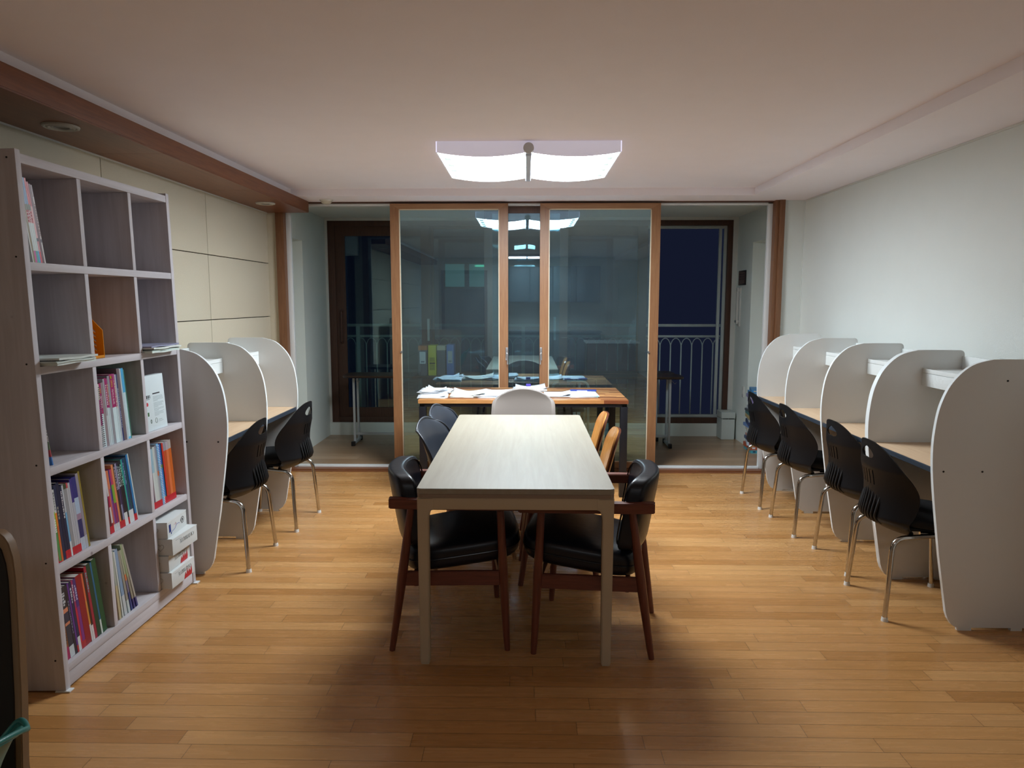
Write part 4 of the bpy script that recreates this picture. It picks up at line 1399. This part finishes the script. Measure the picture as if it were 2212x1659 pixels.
# four white cartons, bottom right
def carton(label, y, z, w, h, rz, seed, red=False, doodle=False, tilt=0.0, out=.07, hearts=1):
    M = MC @ Matrix.Translation((out, y, z)) @ Matrix.Rotation(R(rz), 4, 'Z') @ Matrix.Rotation(R(tilt), 4, 'X')
    t = thing('carton', label, 'box', M=M, group='white cardboard cartons in the bottom right cubby')
    D = .25
    MB().box((-D, 0, 0), (0, w, h), .0015).build('body', mat('white_card', '#ccd0cf', .7), t)
    MB().box((-D + .002, .001, h - .0002), (-.001, w - .001, h + .0008)).box((-.0002, .0, h - .004), (.0012, w, h + .0008)).build('lid_flap', mat('white_card_lid', '#d8dddd', .7), t)
    # faint outlined lettering, upside down as in the room
    Mt = Matrix(((0, 0, 1, .0006), (-1, 0, 0, w * .86), (0, -1, 0, h * .74), (0, 0, 0, 1)))
    if not doodle:
        text_mesh('OHYBRITE', h * .36, mat('grey_outline_print', '#aab0b0', .7), t, Mt, 'printed_lettering', outline=True)
        MB().box((.0002, w * .14, h * .80), (.0007, w * .36, h * .83)).build('fine_print', mat('grey_outline_print', '#aab0b0', .7), t)
    for q in range(hearts):
        x0 = -.10 - .0 * q
        hp = []
        cz = h * (.5 if hearts == 1 else (.75 if q == 0 else .25))
        for k in range(24):
            a = 2 * math.pi * k / 24
            hp.append((-.06 + .0011 * 16 * math.sin(a) ** 3, -.0006, cz + .0011 * (13 * math.cos(a) - 5 * math.cos(2 * a) - 2 * math.cos(3 * a) - math.cos(4 * a))))
        MB().tube(hp, .0008, 5, closed=True).build('heart_mark', mat('grey_heart_print', '#8d8884', .7), t)
    if red:
        fl = MB()
        pts = [(w * .52, 0.001), (w * .55, h * .25), (w * .60, h * .42), (w * .63, h * .2), (w * .67, h * .62), (w * .70, h * .28), (w * .76, h * .5), (w * .80, h * .26), (w * .86, h * .62), (w * .88, h * .2), (w * .86, 0.001)]
        fl.prism(pts, .0002, .0008, 'yz')
        fl.build('red_flame_print', C('#b3242e'), t)
        MB().tube([(.0, w * .68, h * .70), (.0009, w * .68, h * .70)], .0035, 10).build('dot_print', M_blackink, t)
    if doodle:
        sc = []
        for k in range(90):
            a = k * .62
            sc.append((.0009, w * .13 + .011 * math.cos(a) * (.6 + .4 * math.sin(k * .31)), h * .55 + .016 * math.sin(a * 1.13 + .4) + .004 * math.sin(k)))
        MB().tube(sc, .0008, 4).build('blue_scribble', C('#2b49a8'), t)
        MB().tube(spline([(.0009, w * .16, h * .30), (.0009, w * .18, h * .14), (.0009, w * .21, h * .28), (.0009, w * .35, h * .32), (.0009, w * .48, h * .52), (.0009, w * .62, h * .48)], 6), .0009, 4).build('blue_line', C('#2b49a8'), t)
        ck = []
        for k in range(50):
            a = k * .55
            ck.append((.0009, w * .76 + .020 * math.cos(a) * (.5 + .5 * math.cos(k * .17)), h * .55 + .018 * math.sin(a) * (.6 + .4 * math.sin(k * .23))))
        MB().tube(ck, .0006, 4).build('black_sketch', M_blackink, t)
        MB().tube([(.0009, w * .33, h * .62), (.0009, w * .45, h * .60), (.0009, w * .40, h * .70), (.0009, w * .45, h * .60), (.0009, w * .41, h * .52)], .0006, 4).build('red_arrow', C('#c4707c'), t)
    return t
zb = SH[0] + .0015
carton('white carton at the bottom of the four, red flame print, open at an angle', .730, zb, .228, .078, 0, 1, red=True, out=.048)
carton('white carton second from the bottom of the four, red flame print', .736, zb + .0805, .222, .078, 1.5, 2, red=True, out=.036)
carton('white carton third from the bottom, faint lettering only, sticking out most', .740, zb + .161, .235, .080, -2, 3, out=.058)
carton('white carton on top of the four with blue and black pen doodles', .746, zb + .243, .222, .078, 4, 4, doodle=True, out=.036)

# ================================================================== BALCONY THINGS
def folding_table(label, loc, L, D, legs, rz=0):
    t = thing('folding_table', label, 'table', loc, R(rz), 'narrow folding tables on the balcony')
    M_ft = mat('dark_wood_top', '#4a382c', .35)
    MB().prism(rrect(0, 0, L, D, .07, 6), .705, .722, 'xy', bev=.004).build('tabletop', M_ft, t)
    MB().prism(rrect(.004, .004, L - .004, D - .004, .07, 6), .698, .706, 'xy').build('top_edge', M_blackmetal, t)
    M_wm = mat('white_tube_frame', '#c6cdd0', .4)
    for x in legs:
        l = MB()
        l.box((x - .011, D * .28 - .011, .04), (x + .011, D * .28 + .011, .70), .002).box((x - .011, D * .72 - .011, .04), (x + .011, D * .72 + .011, .70), .002)
        l.box((x - .014, .05, .012), (x + .014, D - .04, .04), .003)
        l.build('leg', M_wm, t)
        MB().box((x - .018, .01, .0), (x + .018, .055, .045), .004).box((x - .018, D - .045, .0), (x + .018, D - .0, .045), .004).build('foot_cap', M_blackmetal, t)
        MB().tube(fillet([(x + .012, D * .28, .68), (x + .05, D * .28, .64), (x + .06, D * .28, .66)], .02), .0025, 6).build('hook', M_silver, t)
    MB().box((legs[0], D * .5 - .01, .085), (legs[-1], D * .5 + .01, .11), .002).build('cross_bar', M_wm, t)
    return t
folding_table('dark folding table on the balcony left, under the row of binders', (-1.86, 7.06, 0), 1.78, .38, [.10, 1.66])
folding_table('dark folding table on the balcony right, nearer to the room', (.42, 7.0, 0), 1.16, .33, [.12, 1.03])
folding_table('dark folding table on the balcony right, closer to the window', (.40, 7.36, 0), 1.16, .29, [.12, .98])

# binders standing on the left folding table
def binder(name, label, x, w, h, col, top=None, lab=None, marks=False, dy=.0, group='binders on the balcony table'):
    t = thing(name, label, 'binder', (x, 7.11 + dy, .7225), 0, group)
    MB().box((0, 0, 0), (w, .20, h), .003).build('cover', C(col, .5), t)
    if top:
        MB().box((-.0008, -.0008, h - .045), (w + .0008, .201, h + .0008), .002).build('top_band', C(top, .5), t)
    if lab:
        MB().box((w * .16, -.0016, h * .40), (w * .84, -.0004, h * .80)).build('spine_label', C(lab, .6), t)
        MB().box((w * .3, -.0024, h * .44), (w * .7, -.0014, h * .49)).build('label_print', M_ink, t)
    if marks:
        k = MB()
        for i in range(8):
            k.box((w * (.18 + i * .085), -.0016, h * .18), (w * (.21 + i * .085), -.0004, h * .38))
            k.box((w * (.18 + i * .085), -.0016, h * .45), (w * (.21 + i * .085), -.0004, h * .60))
        k.box((w * .16, -.0016, h * .39), (w * .86, -.0004, h * .43))
        k.build('black_print', M_blackink, t)
    return t
binder('binder', 'grey binder with an orange top band, leftmost of the row behind the glass', -1.085, .088, .30, '#6b6e78', top='#cf8048', lab='#e4ecef')
binder('binder', 'yellow binder with black spine print on the balcony table', -.985, .080, .305, '#e0d83a', marks=True)
binder('binder', 'dark grey binder with cream top, right of the yellow one', -.895, .082, .30, '#65676e', top='#cfc9ab')
t = binder('magazine_holder', 'blue slanted magazine holder with white label beside the grey binder', -.800, .070, .31, '#5585d0', lab='#c3ccd0', dy=.01)
t['category'] = 'magazine holder'
MB().prism([(.0, 0), (.0, .31), (.10, .27), (.19, .14), (.19, 0)], .0705, .0735, 'yz').build('side_panel', C('#5585d0', .5), t)

# tubular folding chair on the balcony
t = thing('folding_chair', 'white tubular folding chair behind the right glass door on the balcony', 'chair', (.415, 6.62, 0))
M_wt = mat('white_painted_tube', '#bfc5be', .35)
MB().tube(fillet([(-.165, -.12, 0), (-.165, -.10, .45), (-.165, -.12, .735), (.165, -.12, .735), (.165, -.10, .45), (.165, -.12, 0)], .075, 8), .012, 12).build('back_frame', M_wt, t)
MB().tube(fillet([(-.14, .32, 0), (-.14, -.02, .44), (-.14, -.04, .47)], .03), .010, 10).tube(fillet([(.14, .32, 0), (.14, -.02, .44), (.14, -.04, .47)], .03), .010, 10).build('leg', M_wt, t)
MB().tube([(-.165, -.115, .60), (-.08, -.10, .585), (.08, -.10, .585), (.165, -.115, .60)], .008, 8).tube([(-.165, -.115, .15), (.165, -.115, .15)], .008, 8).build('cross_tube', M_wt, t)
MB().pillow((0, .10, .45), (.32, .32, .035), 4, 8).build('seat', mat('dark_seat_vinyl', '#3b352f', .5), t)

# white lidded bin in the far right corner
t = thing('waste_bin', 'small white lidded bin in the far right corner of the balcony', 'bin', (2.155, 7.575, 0))
M_bin = mat('bin_plastic', '#c3cbc6', .45)
MB().box((-.07, -.095, 0), (.07, .10, .225), .008, seg=3).build('body', M_bin, t)
MB().box((-.074, -.099, .228), (.074, .102, .298), .010, seg=3).build('lid', M_bin, t)
MB().box((-.06, -.101, .2245), (-.004, -.094, .2295)).box((.004, -.101, .2245), (.06, -.094, .2295)).build('lid_gap', M_dark, t)
MB().box((-.03, -.03, .298), (.04, .03, .3005), .001).build('flap', mat('bin_flap', '#d9dbcf', .4), t)

# tall pile of books on the balcony floor beside the right jamb
cols = ['#3b8fc4', '#7c6fb0', '#c9c6d0', '#28407e', '#b8c2c8', '#6f8aa0', '#c0a878', '#3f6f86', '#a03c4a', '#cfd3d6', '#4b5f8e', '#8fa6b8', '#2f9cb0', '#d0ccc2', '#b05a3a']
z = .0
rr = random.Random(11)
n = 0
pl = ['at the very bottom', 'second from the bottom', 'third from the bottom', 'fourth from the bottom', 'fifth from the bottom', 'sixth from the bottom', 'seventh from the bottom', 'eighth from the bottom', 'ninth from the bottom', 'tenth from the bottom', 'eleventh from the bottom', 'twelfth from the bottom', 'thirteenth from the bottom', 'fourteenth from the bottom', 'fifteenth from the bottom', 'sixteenth from the bottom', 'third from the top', 'second from the top', 'at the very top']
seq = [('teal-edged white', '#4aa0b0', .030), ('orange and blue', '#b4583a', .042), ('pale blue', '#b9c6d4', .035), ('slate blue', '#44587c', .030), ('salmon', '#b98a7c', .022), ('white', '#ccd2d4', .040), ('cream', '#cdc8ba', .034), ('blue-striped white', '#6f8fc2', .030), ('navy', '#2b3a66', .034), ('grey', '#8f979c', .024), ('sand', '#b7a06e', .034), ('sea green', '#4a7d7c', .028), ('dark grey', '#4c5058', .020), ('white', '#c6ccd2', .030), ('navy lettered', '#1f2f78', .036), ('pale violet', '#8b80b6', .052), ('lilac', '#a9a4c6', .030), ('sky blue', '#6aa2cc', .034), ('bright blue', '#3c86c0', .028)]
for i, (dn, cc, h) in enumerate(seq):
    dx, dy, a = rr.uniform(-.010, .014), rr.uniform(-.014, .014), rr.uniform(-7, 7)
    t = thing('book', '%s book, %s of the pile on the balcony floor' % (dn, pl[i]), 'book', (2.292 + dx, 6.93 + dy, z + .0002), R(a - 8), 'piled books on the balcony floor')
    MB().box((-.098, -.13, 0), (.098, .13, .0025)).box((-.098, -.13, h - .0025), (.098, .13, h)).box((-.098, -.1315, 0), (.098, -.129, h)).box((-.0995, -.13, 0), (-.097, .13, h)).build('cover', C(cc, .45), t)
    MB().box((-.096, -.128, .0025), (.095, .127, h - .0025)).build('pages', M_pagew, t)
    k = MB()
    x_ = -.08
    while x_ < .06:
        q = rr.uniform(.012, .04)
        k.box((x_, -.1322, h * .3), (x_ + q, -.1314, h * .7))
        x_ += q + rr.uniform(.006, .03)
    k.build('spine_print', C(rr.choice(['#d4d8dc', '#c9c3b0', '#2b3458', '#8c3340', '#d9dde0']), .5), t)
    z += h + .0004

# items on the right balcony wall
t = thing('door_plaque', 'small dark framed plaque on the right balcony wall', 'sign', (BXR, 7.47, 1.71))
MB().box((-.012, -.115, -.075), (-.0005, .115, .075), .002).build('frame', mat('plaque_frame', '#1c1512', .4), t)
MB().box((-.0135, -.10, -.06), (-.0118, .10, .06)).build('panel', mat('plaque_panel', '#5e4a45', .5), t)
k = MB()
for y, q in ((-.065, .05), (-.02, .055), (.03, .05), (.07, .03)):
    for zz in (-.02, .005, .03):
        k.box((-.0142, y - .008, zz), (-.0134, y + .012, zz + .012))
k.build('carved_marks', mat('plaque_marks', '#2b1d1a', .6), t)
t = thing('door_closer', 'white upright door closer arm on the right balcony wall', 'door closer', (BXR, 7.50, 1.42))
MB().box((-.040, .03, -.19), (-.016, .055, .19), .003).box((-.016, .0, -.215), (-.0005, .03, .19), .003).box((-.04, .02, .15), (-.0005, .05, .175), .002).box((-.04, .02, -.175), (-.0005, .09, -.15), .002).build('arm', M_trimw, t)
t = thing('wall_switch', 'thin white switch plate low on the right balcony wall', 'switch', (BXR, 7.30, .54))
MB().box((-.012, -.03, -.055), (-.0005, .03, .055), .003).build('plate', M_trimw, t)
MB().box((-.017, -.008, -.02), (-.012, .008, .02), .002).build('rocker', M_trimw, t)

# ================================================================== NEAR LEFT CORNER
t = thing('plywood_screen', 'dark panel with tan plywood rim at the lower left corner of the picture', 'screen', (-1.0, 1.30, 0), R(0))
o_ = [(-0.62, 0.0), (0.014, 0.0), (-0.006, 0.541), (0.004, 0.698), (0.006, 0.756), (0.01, 0.861), (0.012, 0.936), (0.01, 0.978), (0.004, 1.005), (-0.004, 1.019), (-0.015, 1.028), (-0.14, 1.038), (-0.62, 1.038)]
MB().prism(o_, 0, .022, 'xz', bev=.002).build('panel', mat('tan_plywood_rim', '#8a6f52', .5), t)
i_ = [(-0.61, 0.012), (0.001, 0.012), (-0.019, 0.537), (-0.009, 0.694), (-0.007, 0.752), (-0.003, 0.857), (-0.001, 0.932), (-0.003, 0.966), (-0.009, 0.993), (-0.017, 1.007), (-0.028, 1.016), (-0.14, 1.024), (-0.61, 1.024)]
MB().prism(i_, -.004, .001, 'xz').build('dark_face', mat('dark_panel_face', '#15110f', .6), t)
t = shell_chair('teal_chair', 'teal plastic chair whose back tip shows at the lower left corner', (-1.208, 1.03, 0), R(180), mat('teal_plastic', '#2d7a74', .4), M_beech, w=.22, ztop=.735)

# ================================================================== BEHIND THE CAMERA (seen mirrored in the door glass)
t = thing('serving_counter', 'white-topped brown counter mirrored in the right door glass', 'counter', (1.55, -.75, 0))
MB().box((-.45, -.28, 0), (.45, .28, .72), .003).build('body', mat('counter_brown', '#7a6a58', .6), t)
MB().box((-.48, -.31, .721), (.48, .31, .75), .003).build('worktop', M_lamshelf, t)
t = thing('kitchen_cabinet', 'dark kitchen base cabinets mirrored faintly in the glass doors', 'cabinet', (0, YB, 0))
MB().box((-.4, .002, 0), (1.5, .55, .84), .003).build('body', mat('cabinet_grey', '#5d6668', .5), t)
MB().box((-.42, .002, .841), (1.52, .58, .87), .003).build('worktop', mat('worktop_grey', '#8a9294', .3), t)
for x in (-.38, .09, .56, 1.03):
    d = MB().box((x, .551, .06), (x + .45, .566, .80), .003).build('door', mat('cabinet_door', '#6d777a', .45), t)
    MB().box((x + .15, .567, .74), (x + .30, .58, .752), .002).build('handle', M_silver, d)
t = thing('wall_cabinet', 'dark upper kitchen cabinets mirrored faintly in the glass doors', 'cabinet', (0, YB, 1.45))
MB().box((-.4, .002, 0), (1.5, .33, .72), .003).build('body', mat('cabinet_grey', '#5d6668', .5), t)
for x in (-.38, .09, .56, 1.03):
    MB().box((x, .331, .01), (x + .45, .346, .71), .003).build('door', mat('cabinet_door', '#6d777a', .45), t)
r_ = tag(bpy.data.objects.new('door_4', None), kind='structure'); COL.objects.link(r_)
MB().box((-1.75, YB, 0), (-1.68, YB + .04, 2.1)).box((-.87, YB, 0), (-.80, YB + .04, 2.1)).box((-1.68, YB, 2.03), (-.87, YB + .04, 2.1)).build('frame', M_dbrown, r_)
MB().box((-1.68, YB + .001, 0.005), (-.87, YB + .03, 2.03)).build('leaf', mat('inner_door', '#7d7266', .5), r_)

t = thing('kitchen_ceiling_light', 'second smaller ceiling light behind the camera, mirrored small in the door glass', 'ceiling light', (.02, -1.55, ZC))
MB().box((-.40, -.26, -.05), (.40, .26, -.001), .004).build('housing', mat('lamp_base', '#cfcad6', .5), t)
for s_ in (-1, 1):
    MB().box((min(s_ * .015, s_ * .385), -.24, -.062), (max(s_ * .015, s_ * .385), .24, -.051), .004).build('diffuser', emis('lit_kitchen_diffuser', (.92, .95, 1.0), KITCHEN_STRENGTH), t)
